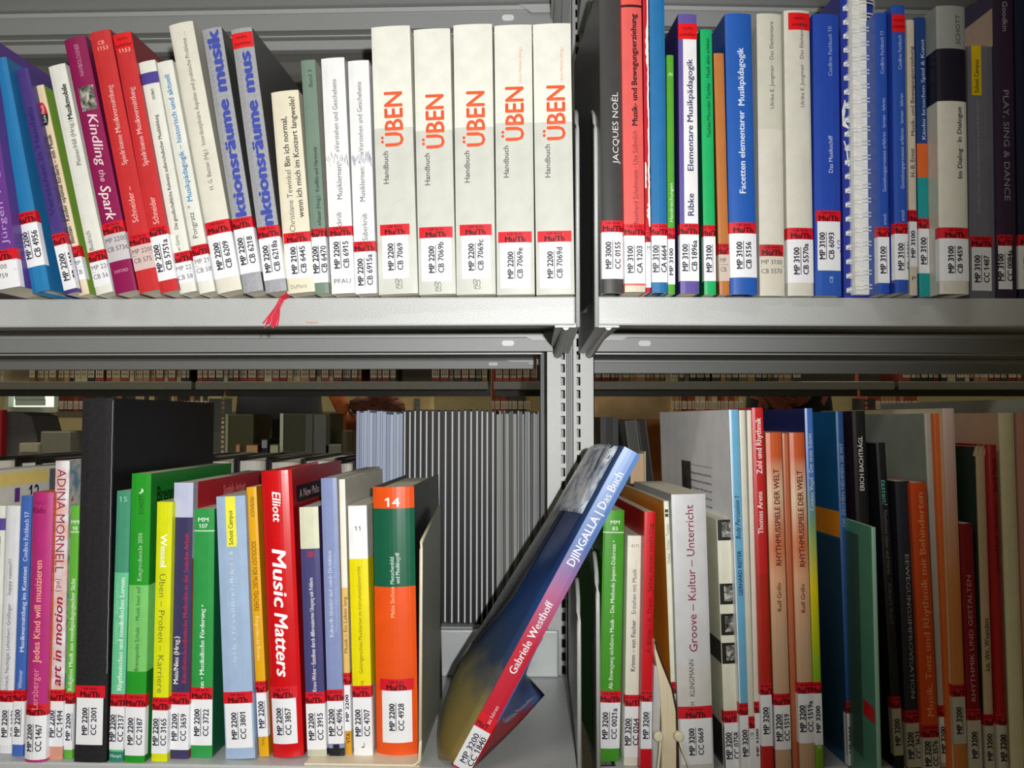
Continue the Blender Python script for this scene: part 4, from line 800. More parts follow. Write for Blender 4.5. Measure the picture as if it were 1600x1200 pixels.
SB((1062, 1116, 1208, 1048, 1103, 772), (208, 209, 212), 'wide light grey book Groove – Kultur – Unterricht', bulge=0.0011, sides=((150, 152, 156), None), D=0.16, bands=[(1040, 1208, (210, 208, 204))], st=(1105, 1124, 1195, 'MP 3200', 'CC 0669', 'A', 0.0, 1.0),
   texts=[('Groove – Kultur – Unterricht', 1020, 789, 0.5, 12.5, (150, 40, 74), 'u', 0.006), ('KLINGMANN', 1089, 1032, 0.42, 8, (80, 78, 80), 'u'), ('H', 1103, 1098, 0.42, 7, (80, 78, 80), 'u')])
b = SB((1133, 1159, 1208, 1120, 1143, 812), (226, 226, 208), 'cream book with a strip of small photographs', sides=((210, 210, 186), None), D=0.16, dd=0.006, st=(1115, 1134, 1206, 'MP 3200', 'CC 0758'))
for y0, y1 in ((812, 845), (914, 947), (962, 996), (1008, 1041)):
    p = b.sheet('strip_photo', -0.47*b.w, 0.42*b.w, b.t(y1), b.t(y0), M((28, 28, 26), 0.4), e=0.0002)
    b.sheet('photo_print', -0.2*b.w, 0.36*b.w, b.t(y1-5), b.t(y0+4), MOTTLE([(40, 40, 38), (110, 110, 106), (200, 200, 194)], 260, 0.4), e=0.0003, parent=p)
b.sidequad('dark_picture', -1, 0.0, 0.05, b.t(1041), b.t(1006), M((58, 58, 54), 0.4)); b.sidequad('dark_picture', -1, 0.0, 0.05, b.t(1206), b.t(1140), M((50, 50, 46), 0.4))
b = SB((1158, 1175, 1212, 1139, 1153, 640), (110, 176, 214), 'tall light blue Body Percussion book with grey printed cover', sides=((240, 240, 242), None), D=0.24, yaw=2.6, bulge=0.0003, dd=0.004, st=(1103, 1122, 1208, 'MP 3200', ''), texts=[('Body Percussion 1', 846, 779, 0.5, 7.5, (24, 60, 100), 'u', 0.012, 0.2), ('GERHARD REITER', 935, 864, 0.55, 6.2, (24, 60, 100), 'u', 0.018)])
b.sheet('white_edge', -0.5*b.w, -0.38*b.w, 0.001, b.H-0.001, M((236, 240, 242), 0.4), e=0.00015)
b.sidequad('cover_photo', -1, 0.122, 0.155, b.H-0.13, b.H-0.052, MOTTLE([(24, 24, 24), (44, 44, 44), (90, 90, 88)], 60)); b.sidequad('rule', -1, 0.05, 0.13, b.H-0.0552, b.H-0.0547, M((120, 120, 120), 0.5))
random.seed(4)
for i in range(15):
    wds = 'Groove und Rhythmus mit dem Körper spielen lernen für alle Stufen'.split(); random.shuffle(wds)
    b.sidetext('cover_lettering', -1, ' '.join(wds[:5]), 0.055, 0.066, b.H-0.064-i*0.0075, 0.0022, (110, 110, 112), 0.01)
SB((1173, 1181, 1212, 1154, 1165, 641), (216, 214, 200), 'tall narrow cream book right of the light blue one', D=0.22, dd=0.003, st=(1123, 1142, 1208, 'M', '', 'B'))
SB((1181, 1189, 1212, 1167, 1175, 641), (226, 222, 208), 'tall narrow cream book left of the tall red one', D=0.22, dd=0.003, st=(1100, 1118, 1208, 'MP 3200', ''))
SB((1190, 1211, 1212, 1176, 1191, 637), (196, 36, 38), 'tall red book Zahl und Rhythmik', D=0.22, bands=[(900, 1167, (180, 40, 26))], st=(1070, 1088, 1167, 'MP 3200', 'CC 1259'), texts=[('Zahl und Rhythmik', 742, 653, 0.5, 8.5, (250, 236, 236), 'u', 0.014), ('Thomas Arens', 837, 770, 0.45, 8.2, (250, 236, 236), 'u', 0.014)])
for q, lb, st_, nm, yy in (((1212, 1238, 1212, 1196, 1221, 676), 'first orange Rhythmusspiele book beside the red one', (1088, 1106, 1175, 'MP 3200', 'CC 1519'), 'u', 0), ((1250, 1275, 1212, 1233, 1257, 676), 'second orange Rhythmusspiele book beside the blue to yellow-green one', (1070, 1088, 1165, 'MP 3200', 'CC 1519a'), 'u', 2)):
    H_ = 0.30
    g_ = GRAD([(0.0, (196, 160, 128)), (0.45, (200, 164, 132)), (0.62, (224, 170, 130)), (0.72, (212, 120, 76)), (0.86, (226, 196, 164)), (1.0, (204, 90, 44))], 0.0, 0.303, 0.4, 2)
    b = SB(q, g_, lb, sides=(M((184, 96, 56), 0.4), None), D=0.2, st=st_, bulge=0.0009, dd=0.004, texts=[('RHYTHMUSSPIELE DER WELT', 887+yy, 734+yy, 0.56, 8.6, (112, 34, 32), 'u', 0.02), ('Rolf Grillo', 959+yy, 914+yy, 0.52, 6.5, (92, 50, 40), 'u', 0.008)])
SB((1239, 1249, 1212, 1222, 1232, 677), (190, 110, 72), 'narrow brown book between the two Rhythmusspiele books', D=0.2, dd=0.008)
SB((1275, 1288, 1212, 1257, 1270, 638), GRAD([(0.0, (110, 150, 40)), (0.3, (140, 186, 30)), (0.52, (226, 206, 12)), (0.68, (120, 160, 110)), (0.8, (70, 120, 190)), (1, (70, 112, 190))], 0.0, 0.33, 0.3), 'tall narrow book, blue turning yellow-green downwards', sides=((24, 38, 96), None), D=0.23, dd=0.004, bulge=0.0002, st=(1070, 1088, 1168, 'MP 3200', ''),
   texts=[('Corinna Vogel · Der erste Schritt', 801, 678, 0.5, 6.4, (214, 224, 236), 'u', 0.006), ('ED', 1173, 1160, 0.5, 5, (220, 220, 220))])
b = SB((1325, 1338, 1208, 1306, 1317, 643), (40, 84, 144), 'glossy blue book with an orange field on its cover', sides=(M((26, 92, 140), 0.2), None), D=0.22, dd=0.012, st=(1105, 1124, 1206, 'MP 3200', ''), texts=[('DIE ZECHEN NEHMEN SIE MIT', 828, 694, 0.55, 5, (150, 170, 196), 'u')])
b.sidequad('orange_field', -1, 0.0, 0.10, b.t(846), b.t(804), M((232, 140, 30), 0.35)); b.sidequad('dark_field', -1, 0.0, 0.18, 0.01, b.t(850), M((36, 70, 96), 0.3))
SB((1352, 1375, 1206, 1332, 1351, 642), (30, 30, 32), 'tall black book with white capitals, behind the teal booklet', sides=(M((44, 30, 46), 0.2), None), D=0.22, dd=0.010, texts=[('ERICH BACHTRÄGL', 770, 683, 0.52, 7.0, (228, 226, 222), 'u', 0.01)])
b = SB((1371, 1379, 1210, 1362, 1368, 824), (150, 196, 176), 'teal booklet with a pale far edge, standing proud of the black book', sides=(M((84, 150, 128), 0.3), None), D=0.075, d=-0.062, yaw=-4)
b.sidequad('dark_field', -1, 0.03, 0.07, 0.02, b.H-0.01, M((60, 92, 84), 0.35)); b.sidequad('pale_edge', -1, 0.068, 0.0748, 0.001, b.H-0.001, M((206, 208, 206), 0.4)); b.sidequad('red_label', -1, 0.003, 0.028, b.t(1108), b.t(1085), M((206, 30, 46), 0.4))
SB((1400, 1412, 1208, 1367, 1385, 692), (30, 30, 36), 'black book with turquoise handwriting tasten', sides=(M((30, 30, 32), 0.3), None), D=0.19, dd=0.008, st=(1095, 1114, 1187, 'MP 3200', 'CC 3339', 'A', None, None, None, 0.5, (190, 30, 44), (190, 184, 170)), texts=[('tasten!', 750, 790, 0.55, 8, (90, 190, 180), 'd', 0, .3), ('Rhythmen leben und hören', 800, 902, 0.55, 6, (110, 108, 108), 'd'), ('Albert Kaul', 915, 980, 0.55, 6, (90, 90, 90), 'd')])
SB((1417, 1443, 1206, 1399, 1421, 752), (40, 42, 54), 'dark slate book lettered BEWEGUNGSIMPROVISATION', sides=(M((34, 36, 44), 0.4), None), D=0.16, dd=0.006, st=(1115, 1135, 1204, 'MP 3200', 'CC 3621', 'A', None, None, None, 0.5, (190, 30, 44), (190, 184, 170)), texts=[('BEWEGUNGSIMPROVISATION', 869, 1096, 0.55, 6.4, (170, 168, 166), 'd', 0.004)])
SB((1443, 1470, 1206, 1422, 1447, 754), (208, 76, 26), 'orange book Musik, Tanz und Rhythmik mit Behinderten', D=0.17, dd=0.002, st=(1135, 1155, 1204, 'MP 3200', 'CC 3576', 'A', None, None, None, 0.5, (190, 30, 44), (190, 184, 170)), texts=[('Musik, Tanz und Rhythmik mit Behinderten', 1122, 770, 0.55, 10, (240, 150, 100), 'u', 0.014)])
SB((1470, 1482, 1206, 1444, 1456, 646), (190, 186, 180), 'tall grey-green transparent covered score', sides=(M((150, 158, 146), 0.25), None), D=0.24, yaw=3, dd=0.010, st=(1110, 1128, 1200, 'MP 3200', ''))
SB((1483, 1492, 1206, 1457, 1470, 646), (216, 106, 44), 'tall narrow orange score', D=0.24, yaw=3, dd=0.006)
SB((1493, 1512, 1206, 1471, 1492, 638), GRAD([(0, (200, 120, 50)), (0.5, (206, 132, 70)), (0.8, (206, 170, 160)), (1, (214, 190, 184))], 0, 0.34), 'tall score, pinkish above and orange below', sides=((216, 204, 170), None), D=0.24, yaw=3, dd=0.002, st=(1073, 1092, 1165, 'MP 3200', '', 'A', None, None, None, 0.5, (190, 30, 44), (190, 184, 170)))
SB((1515, 1536, 1206, 1499, 1520, 818), (128, 14, 26), 'dark red book RHYTHMIK UND GESTALTEN', D=0.17, dd=0.002, st=(1110, 1128, 1204, 'MP 3200', '', 'A', None, None, None, 0.5, (190, 30, 44), (190, 184, 170)), texts=[('RHYTHMIK UND GESTALTEN', 1098, 900, 0.5, 7, (206, 150, 160), 'u')])
b = SB((1540, 1556, 1206, 1525, 1538, 698), (196, 170, 140), 'tan book with a torn head lettered Ich, Wir', D=0.19, dd=0.004, sides=(M((50, 66, 54), 0.4), None), st=(1120, 1138, 1204, 'MP 3200', '', 'A', None, None, None, 0.5, (190, 30, 44), (190, 184, 170)), texts=[('Ich, Wir, Woanders', 1052, 970, 0.5, 7.5, (60, 44, 40), 'u')])
mb = MB()
for i in range(7): mb.add([(-b.w/2-0.004+i*0.002, -0.001+0.001*(i % 2), b.H-0.008), (-b.w/2+i*0.002, 0.001, b.H-0.009), (-b.w/2-0.002+i*0.0022, -0.002, b.H+random.uniform(0, 0.006))], [(0, 1, 2)])
mb.build('torn_paper', M((226, 206, 180), 0.8), b.root)
SB((1560, 1577, 1206, 1541, 1557, 695), (160, 24, 30), 'dark red round-headed book lettered Musik', 'h', bulge=0.002, D=0.19, dd=0.002, st=(1118, 1135, 1204, 'MP 3200', '', 'A', None, None, None, 0.5, (190, 30, 44), (190, 184, 170)), texts=[('durch Musik', 770, 716, 0.55, 7.5, (100, 10, 16), 'u', 0.01), ('sprechen lernen', 900, 790, 0.5, 7, (110, 10, 16), 'u')])
SB((1579, 1603, 1206, 1559, 1585, 645), (216, 208, 172), 'tall cream score with a peach cover near the right edge', sides=(M((214, 176, 146), 0.4), None), D=0.26, yaw=3, dd=0.006, bulge=0.001)
b = SB((1606, 1640, 1206, 1587, 1622, 645), (190, 140, 126), 'tall rose-brown score cut by the right frame edge', D=0.24, dd=0.006)
SB((1646, 1670, 1206, 1626, 1650, 622), (160, 160, 152), 'large grey folder rising behind at the right edge', sides=(M((176, 178, 168), 0.4), None), D=0.27, yaw=4, dd=0.012)

# ================================================================ volumes on the rear boards, fore edges towards us
def volume(unit, xl, xr, yt, zs, d, D, cov, page, tc, label, group, name='bound_volume', cat='book', recess=0.004, hollow=0.0, headdrop=0.0, lean=0.0):
    u0, zt = unit.at(xl, yt, d); u1, _ = unit.at(xr, yt, d); w_ = u1-u0; H = zt-zs; h = w_/2
    t = empty(name, unit.m @ Matrix.Translation(((u0+u1)/2, d, zs+0.0004)) @ Matrix.Rotation(R(lean), 4, 'Y'), label, cat, group)
    if cov is not None:
        mb = MB(); mb.box((-h, 0, 0), (-h+tc, D, H)); mb.box((h-tc, 0, 0), (h, D, H)); mb.box((-h+tc, D-tc, 0), (h-tc, D, H)); mb.build('cover', M(cov, 0.5), t)
    else: tc = 0.0; recess = 0; headdrop = 0
    x = h-tc-0.0001
    if x > 0.0003:
        P = [(-x, D-tc-0.0002), (-x, recess)]+[(x*(-1+2*i/6), recess+hollow*(1-(-1+2*i/6)**2)) for i in range(1, 6)]+[(x, recess), (x, D-tc-0.0002)]
        mb = MB(); mb.prism(P, 2, 0.001, H-headdrop); mb.build('page_block', M(page, 0.75, var=0.2, stripe=330), t)
    return t
random.seed(11)
ORD = 'first second third fourth fifth sixth seventh eighth ninth tenth eleventh twelfth thirteenth fourteenth fifteenth sixteenth seventeenth eighteenth nineteenth twentieth'.split()
GB = 'comb-bound black scores on the rear shelf'
xs = [628, 637, 644.5, 653, 662, 671.5, 681, 691, 702, 712, 722.5, 731.5, 741, 750, 757, 766, 775]
for i in range(len(xs)-1):
    c = (xs[i]+xs[i+1])/2
    t = volume(UL, xs[i], xs[i+1]-0.3, 641+random.uniform(-1, 2), ZRL, 0.352+random.uniform(0, 0.004), 0.22, (18, 18, 20), (236, 238, 240), (xs[i+1]-xs[i]-2.6)/2*0.00083, '%s black comb-bound score from the left, behind the leaning book' % ORD[i], GB, 'black_score', recess=0.0015, headdrop=0.002)
    mb = MB(); 
    for j in range(3): mb.box((-0.002+j*0.0016, 0.01+j*0.05, 0.2865), (-0.001+j*0.0016, 0.03+j*0.05, 0.2865+0.004*random.random()+0.002))
x = 776.0; oi = 0
while x < 848:
    w_ = random.choice([2.6, 3.4, 4.2, 5.5])
    volume(UL, x, x+w_-0.3, 645+random.uniform(-3, 3), ZRL, 0.352+random.uniform(0, 0.006), 0.2, None, random.choice([(150, 154, 156), (168, 172, 172), (128, 134, 134), (176, 172, 166), (110, 116, 116)]), 0, 'thin grey magazine by the post, %s right of the black scores' % ORD[min(oi, 19)], 'thin grey magazines on the rear shelf', 'magazine', 'magazine', lean=random.uniform(-0.15, 0.15))
    x += w_; oi += 1
x = 557.0; oi = 0
while x < 624:
    w_ = random.choice([3.2, 4, 5, 6])
    volume(UL, x, x+w_-0.3, 642+random.uniform(-1, 4)+(3 if x > 597 else 0), ZRL, 0.352, 0.2, None, random.choice([(190, 202, 226), (178, 190, 216), (204, 214, 232), (168, 180, 206)]), 0, '%s thin bluish white magazine from the left, before the black scores' % ORD[min(oi, 19)], 'bluish magazines on the rear shelf', 'magazine', 'magazine')
    x += w_; oi += 1
x = -40; oi = 0
for w_ in (22, 46, 32, 34, 36, 40, 50, 50, 50, 50, 50, 54, 54, 58, 52):
    if x+w_ > 556: w_ = 556-x
    volume(UL, x, x+w_-1.2, 717+random.uniform(-3, 3), ZRL, 0.36+random.uniform(0, 0.006), 0.20, (26, 26, 28), (216, 212, 200), 0.0030, '%s black bound volume with hollow cream page edges, counted from the left' % ORD[oi], 'black bound volumes on the rear shelf', 'black_volume', recess=0.005, hollow=0.012, headdrop=0.005)
    x += w_; oi += 1
    if x > 550: break
# right bay, rear board
volume(UR, 938, 966, 652, ZRL, 0.40, 0.2, (24, 24, 26), (60, 60, 60), 0.008, 'black wire-bound binder beside the post in the right bay', None, 'black_binder', recess=0.001)
volume(UR, 985, 1009, 706, ZRL, 0.30, 0.2, (196, 186, 160), (220, 186, 150), 0.002, 'tan book with pale covers behind the leaning book', None, 'tan_book', headdrop=0.003)
for x0, x1, yt, c, ln, lb in ((985, 1003, 655, (78, 80, 74), 7, 'dark grey folder bowing left behind the grey printed cover'), (1004, 1018, 655, (40, 40, 40), 7, 'black folder bowing left behind the grey printed cover')):
    volume(UR, x0+30, x1+30, yt, ZRL, 0.345, 0.2, c, c, 0.002, lb, None, 'folder', 'folder', recess=0.0, lean=-ln)
volume(UR, 1130, 1300, 668, ZRL, 0.37, 0.2, (30, 30, 32), (60, 56, 50), 0.003, 'wide dark box file behind the orange books', None, 'box_file', 'box file')

# ================================================================ the next rack across the aisle
FD = 1.75
ZF = UW.at(800, 596, FD)[1]; ZFB = UW.at(800, 609, FD)[1]; DUN = M((112, 112, 106), 0.5, 0.2)
for x0, x1, lb in ((-160, 299, 'far steel shelf behind the tall black folio'), (305, 763, 'far steel shelf above the people in the aisle'), (771, 1398, 'far steel shelf behind the post and right bay'), (1405, 1780, 'far steel shelf at the right edge')):
    u0 = UW.at(x0, 600, FD)[0]; u1 = UW.at(x1, 600, FD)[0]
    t = empty('far_shelf', UW.m.copy(), lb, 'shelf', 'shelves of the rack across the aisle')
    mb = MB(); mb.bbox((u0, FD, ZFB), (u1, FD+0.012, ZF), 0.002); mb.build('front_lip', DUN, t)
    mb = MB(); mb.box((u0, FD+0.012, ZF-0.004), (u1, FD+0.28, ZF-0.002)); mb.build('deck', DUN, t)
    mb = MB(); mb.box((u0, FD+0.27, ZFB-0.012), (u1, FD+0.285, ZF-0.006)); mb.build('rear_rail', M((78, 78, 74), 0.5), t)
    mb = MB(); mb.box((u0, FD, -0.33), (u1, FD+0.28, -0.325)); mb.build('lower_deck', DUN, t)
    mb = MB(); mb.box((u0, FD+0.29, ZF), (u1, FD+0.293, ZF+0.3)); mb.build('back_panel', M((50, 46, 38), 0.8), t)
for px, lb in ((346, 'slotted upright of the far rack right of the black folio'), (652, 'thin bright upright of the far rack above the black scores'), (1352, 'slotted upright of the far rack behind the black books')):
    w_ = 20 if px != 652 else 5
    a = UW.at(px-w_, 640, FD+0.25)[0]; c = UW.at(px+w_*0.8, 640, FD+0.25)[0]
    t = empty('far_upright', UW.m.copy(), lb, 'post', 'uprights of the rack across the aisle')
    mb = MB(); zf = -CAMZ; slotted(mb, a, c, a+(c-a)*0.55, a+(c-a)*0.68, zf, ZFB-0.02, 0.016, 0.009, FD+0.25, 0.003); mb.build('slotted_face', M((120, 120, 118), 0.5, 0.2), t)
random.seed(23)
FC = [((96, 34, 30), 'dark red'), ((150, 112, 74), 'tan'), ((52, 54, 48), 'dark olive'), ((126, 54, 40), 'brick red'), ((170, 160, 130), 'cream'), ((36, 34, 34), 'black'), ((108, 84, 44), 'brown')]
protos = []
for c, nm in FC:
    t = empty('far_book', UW.m.copy(), '%s clothbound book with a call label on the far shelf' % nm, 'book', 'books on the rack across the aisle')
    mb = MB(); mb.bbox((-0.009, 0, 0), (0.009, 0.15, 0.22), 0.0012); cv = mb.build('cover', M(c, 0.6), t)
    mb = MB(); mb.box((-0.0072, -0.0006, 0.012), (0.0072, 0, 0.05)); lb_ = mb.build('call_label', M((206, 200, 184), 0.5), t)
    mb = MB()
    for i, x in enumerate((-0.004, 0, 0.004)): mb.box((x-0.0006, -0.0009, 0.014), (x+0.0006, -0.0006, 0.047))
    for z in (0.022, 0.034): mb.box((-0.0062, -0.0009, z), (0.0062, -0.0006, z+0.0012))
    ln = mb.build('lettering', M((60, 50, 40), 0.6), lb_)
    protos.append((t, cv, lb_, ln, nm))
first = set()
WH = ((120, 'at the left frame edge'), (300, 'behind the tall black folio'), (570, 'above the dark knit top'), (765, 'above the brown scarf'), (900, 'close left of the post'), (1050, 'close right of the post'), (1260, 'above the tall red book'), (1500, 'above the pale tall scores'), (1700, 'at the right frame edge'))
def far_book(x0, x1, k, z, d):
    t, cv, lb_, ln, nm = protos[k]
    if k not in first: first.add(k); r_ = t
    else:
        r_ = t.copy(); COL.objects.link(r_); c2 = cv.copy(); c2.parent = r_; COL.objects.link(c2); l2 = lb_.copy(); l2.parent = r_; COL.objects.link(l2); l3 = ln.copy(); l3.parent = l2; COL.objects.link(l3)
    u0 = UW.at(x0, 600, d)[0]; u1 = UW.at(x1, 600, d)[0]
    r_['label'] = '%s clothbound book on the %s shelf, %s' % (nm, 'far' if d < 3 else 'distant', [w for lim, w in WH if x0 < lim][0])
    r_.matrix_local = UW.m @ Matrix.Translation(((u0+u1)/2, d, z)) @ Matrix.Diagonal(((u1-u0)/0.018, 1, 1, 1))
for x0, x1, ks in ((-20, 5, (4,)), (45, 108, (1, 6)), (108, 166, (2, 5, 4, 3)), (166, 296, (4, 3, 1, 5)), (308, 565, (0, 3, 4, 2, 1)), (578, 622, (0, 2)), (674, 762, (6, 5, 0)), (774, 842, (3,)), (930, 966, (0,)), (966, 1040, (1, 4, 6)), (1040, 1110, (4, 2, 5)), (1112, 1255, (6, 1, 2)), (1410, 1600, (4, 3, 0, 2, 1, 5))):
    x = x0; i = 0
    while x < x1-4:
        w_ = min(random.choice([7, 8.5, 10, 12, 14]), x1-x)
        far_book(x, x+w_-0.5, random.choice(ks), ZF+0.0005, FD+random.uniform(0.004, 0.02)); x += w_
def fbox(name, x0, x1, yt, yb, d, D, c, label, cat, parts=()):
    u0 = UW.at(x0, yt, d)[0]; u1, zt = UW.at(x1, yt, d); zb = UW.at(x1, yb, d)[1]
    t = empty(name, UW.m.copy(), label, cat)
    mb = MB(); mb.bbox((u0, d, zb), (u1, d+D, zt), min(0.004, (u1-u0)/5)); mb.build('body', M(c, 0.5), t)
    for (nm, a0, a1, b0, b1, cc) in parts:
        v0 = UW.at(a0, b0, d)[0]; v1, y0 = UW.at(a1, b0, d); y1 = UW.at(a1, b1, d)[1]
        mb = MB(); mb.box((v0, d-0.003, y1), (v1, d, y0)); mb.build(nm, M(cc, 0.5), t)
    return t
# things on the far rack's lower board and beyond
fbox('magazine_file', 353, 396, 647, 812, FD+0.02, 0.2, (66, 68, 44), 'olive magazine file with a pale edge, left of the black trousers', 'file box', [('pale_edge', 353, 357, 647, 812, (150, 158, 130))])
fbox('magazine_file', 438, 516, 646, 812, FD+0.02, 0.2, (58, 60, 44), 'olive see-through file with a pale edge, right of the black trousers', 'file box', [('pale_edge', 438, 443, 646, 812, (190, 198, 180)), ('grey_insert', 478, 489, 648, 812, (84, 86, 82)), ('grey_insert', 491, 510, 648, 812, (92, 96, 94))])
for x0, x1, yt, c, lc in ((368, 376, 694, (120, 70, 50), (190, 150, 110)), (384, 404, 694, (70, 30, 26), (196, 156, 112)), (408, 419, 686, (34, 34, 38), (150, 154, 170)), (421, 436, 694, (60, 60, 50), (176, 180, 150))):
    fbox('short_book', x0, x1, yt, 812, FD+0.01, 0.15, c, 'short labelled book before the olive files, %s' % {368: 'leftmost', 384: 'with a tan label', 408: 'black with a shiny mark', 421: 'with a pale green label'}[x0], 'book', [('call_label', x0+1.5, x1-1.5, yt+2, yt+14, lc)])
fbox('short_book', 535, 552, 672, 812, FD+0.02, 0.15, (74, 68, 40), 'olive book left of the bluish magazines', 'book')
fbox('low_box', 506, 534, 694, 812, FD+0.02, 0.15, (104, 106, 92), 'grey low boxes below the bracelet', 'box')
t = fbox('round_file', 63, 110, 674, 812, FD, 0.2, (126, 126, 114), 'grey round-backed file left of the black folio', 'file box')
fbox('card_box', 29, 62, 692, 812, FD-0.01, 0.2, (140, 136, 120), 'small cream card box at the far left', 'box', [('card', 32, 60, 694, 706, (176, 170, 150))])
mb = MB()
u0, z0 = UW.at(6, 700, FD+0.05); u1, z1 = UW.at(64, 645, FD+0.05)
mb.prism([(u0, z0-0.2), (u1, z0-0.2), (u1-0.01, z0+0.03), (u1-0.03, z1-0.01), (u1-0.06, z1), (u0, z1+0.004)], 1, FD+0.05, FD+0.2)
tagit(mb.build('grey_bag', M((98, 98, 100), 0.6), mat=UW.m), 'rounded grey bag under the bright window', 'bag')
fbox('red_binder', -14, 3, 640, 812, FD, 0.03, (150, 20, 24), 'red binder at the left frame edge', 'binder')
# third rack, seen under the far shelf
TD = 3.3; ZT3 = UW.at(800, 643, TD)[1]
t = empty('distant_shelf', UW.m.copy(), 'distant shelf board with books seen under the far rack', 'shelf')
mb = MB(); mb.box((UW.at(88, 640, TD)[0], TD, ZT3-0.03), (UW.at(1700, 640, TD)[0], TD+0.3, ZT3)); mb.build('board', M((90, 90, 80), 0.6), t)
mb = MB(); mb.box((UW.at(88, 640, TD)[0], TD+0.28, ZT3), (UW.at(1700, 640, TD)[0], TD+0.3, ZT3+0.4)); mb.build('back_board', M((120, 112, 78), 0.8), t)
n3 = 0
for x0, x1, ks in ((92, 130, (0, 3)), (150, 330, (2, 4, 1, 5)), (768, 786, (3,)), (790, 822, (2,)), (822, 832, (1,)), (1042, 1060, (1, 4)), (1060, 1160, (4, 3, 1, 0)), (1355, 1430, (1, 3))):
    x = x0
    while x < x1-3:
        w_ = random.choice([5, 7, 9]); far_book(x, x+w_-0.4, random.choice(ks), ZT3+0.0005, TD+0.01); x += w_

# ================================================================ people standing in the far aisle
def person(px, d, label, shirt, trousers, skin, hair, arms, lean=0.0, face=0, hip=0.95):
    x = UW.at(px, 640, d)[0]; r_ = empty('person', Matrix.Translation((x, D0+d, 0)) @ Matrix.Rotation(R(face), 4, 'Z'), label, 'person')
    J = {}; V = []; E = []; RD_ = []
    def j(n, p, r, par=None):
        J[n] = len(V); V.append(p); RD_.append(r)
        if par: E.append((J[par], J[n]))
    j('pelvis', (0, 0, hip), (0.165, 0.12)); j('waist', (lean*0.3, 0, hip+0.14), (0.145, 0.105), 'pelvis'); j('chest', (lean*0.7, 0, hip+0.34), (0.17, 0.115), 'waist'); j('neck0', (lean, 0, hip+0.50), (0.075, 0.065), 'chest')
    j('neck', (lean, 0, hip+0.56), (0.052, 0.055), 'neck0'); j('head', (lean, -0.01, hip+0.65), (0.072, 0.088), 'neck'); j('crown', (lean, 0, hip+0.75), (0.06, 0.07), 'head')
    for s_, nm in ((-1, 'l'), (1, 'r')):
        j('hip'+nm, (s_*0.09, 0, hip-0.08), (0.09, 0.095), 'pelvis'); j('knee'+nm, (s_*0.10, -0.01, hip*0.52), (0.058, 0.06), 'hip'+nm); j('calf'+nm, (s_*0.10, 0.01, hip*0.36), (0.052, 0.055), 'knee'+nm)
        j('ank'+nm, (s_*0.10, 0.01, 0.09), (0.036, 0.04), 'calf'+nm); j('toe'+nm, (s_*0.11, -0.14, 0.035), (0.035, 0.025), 'ank'+nm)
        a = arms[nm]; j('sh'+nm, (lean*0.9+s_*0.17, 0, hip+0.44), (0.055, 0.055), 'chest'); j('el'+nm, a[0], (0.04, 0.04), 'sh'+nm); j('wr'+nm, a[1], (0.028, 0.024), 'el'+nm)
    me = bpy.data.meshes.new('body'); me.from_pydata(V, E, []); o = bpy.data.objects.new('body', me); COL.objects.link(o)
    md = o.modifiers.new('s', 'SKIN'); md.use_smooth_shade = True; o.modifiers.new('u', 'SUBSURF').levels = 3
    for i, v_ in enumerate(me.skin_vertices[0].data): v_.radius = RD_[i]; v_.use_root = (i == 0)
    dg = bpy.context.evaluated_depsgraph_get(); dg.update(); me2 = bpy.data.meshes.new_from_object(o.evaluated_get(dg)); bpy.data.objects.remove(o)
    bm = bmesh.new(); bm.from_mesh(me2)
    for zc in (hip+0.02, hip+0.52, 0.07): bmesh.ops.bisect_plane(bm, geom=bm.verts[:]+bm.edges[:]+bm.faces[:], plane_co=(0, 0, zc), plane_no=(0, 0, 1))
    bm.to_mesh(me2); bm.free(); me2.materials.clear()
    for c in (trousers, shirt, skin, (40, 36, 34)): me2.materials.append(M(c, 0.8, var=0.3, nscale=9))
    for p in me2.polygons:
        c = p.center; k = 0 if c.z < hip+0.02 else 1
        if c.z > hip+0.52: k = 2
        if c.z < 0.07: k = 3
        for nm in 'lr':
            e, w0 = Vector(arms[nm][0]), Vector(arms[nm][1]); s0 = V[J['sh'+nm]]; t_ = (c-e).dot(w0-e)/(w0-e).length_squared
            if -0.1 < t_ and (c-(e+(w0-e)*min(t_, 1))).length < 0.07 and abs(c.x) > 0.10: k = 2
            tt = (c-Vector(s0)).dot(e-Vector(s0))/(e-Vector(s0)).length_squared
            if 0.15 < tt < 1.0 and (c-(Vector(s0)+(e-Vector(s0))*tt)).length < 0.065: k = 1
        p.material_index = k
    bo = bpy.data.objects.new('body', me2); COL.objects.link(bo); bo.parent = r_
    # hands: palm and five bent fingers
    for nm, s_ in (('l', -1), ('r', 1)):
        e, w0 = Vector(arms[nm][0]), Vector(arms[nm][1]); t_ = (w0-e).normalized(); u = Vector((0, 1, 0)).cross(t_).normalized(); n_ = t_.cross(u)
        mb = MB(); mb.tube([w0-t_*0.01, w0+t_*0.03, w0+t_*0.08], [0.024, 0.034, 0.030], 10)
        for i, L_ in enumerate((0.065, 0.075, 0.07, 0.055)):
            b0 = w0+t_*0.07+n_*(0.022-i*0.015); mb.tube([b0, b0+t_*L_*0.45, b0+t_*L_*0.8+u*0.012, b0+t_*L_+u*0.025], [0.0085, 0.008, 0.0075, 0.006], 7)
        b0 = w0+t_*0.025+n_*0.025; mb.tube([b0, b0+t_*0.02+n_*0.025, b0+t_*0.05+n_*0.035], [0.011, 0.009, 0.007], 7)
        mb.build('hand', M(skin, 0.7), r_, True)
    # head details
    hz = hip+0.66; mb = MB(); mb.tube([(lean, -0.075, hz+0.015), (lean, -0.10, hz-0.02), (lean, -0.078, hz-0.03)], [0.008, 0.013, 0.008], 8)
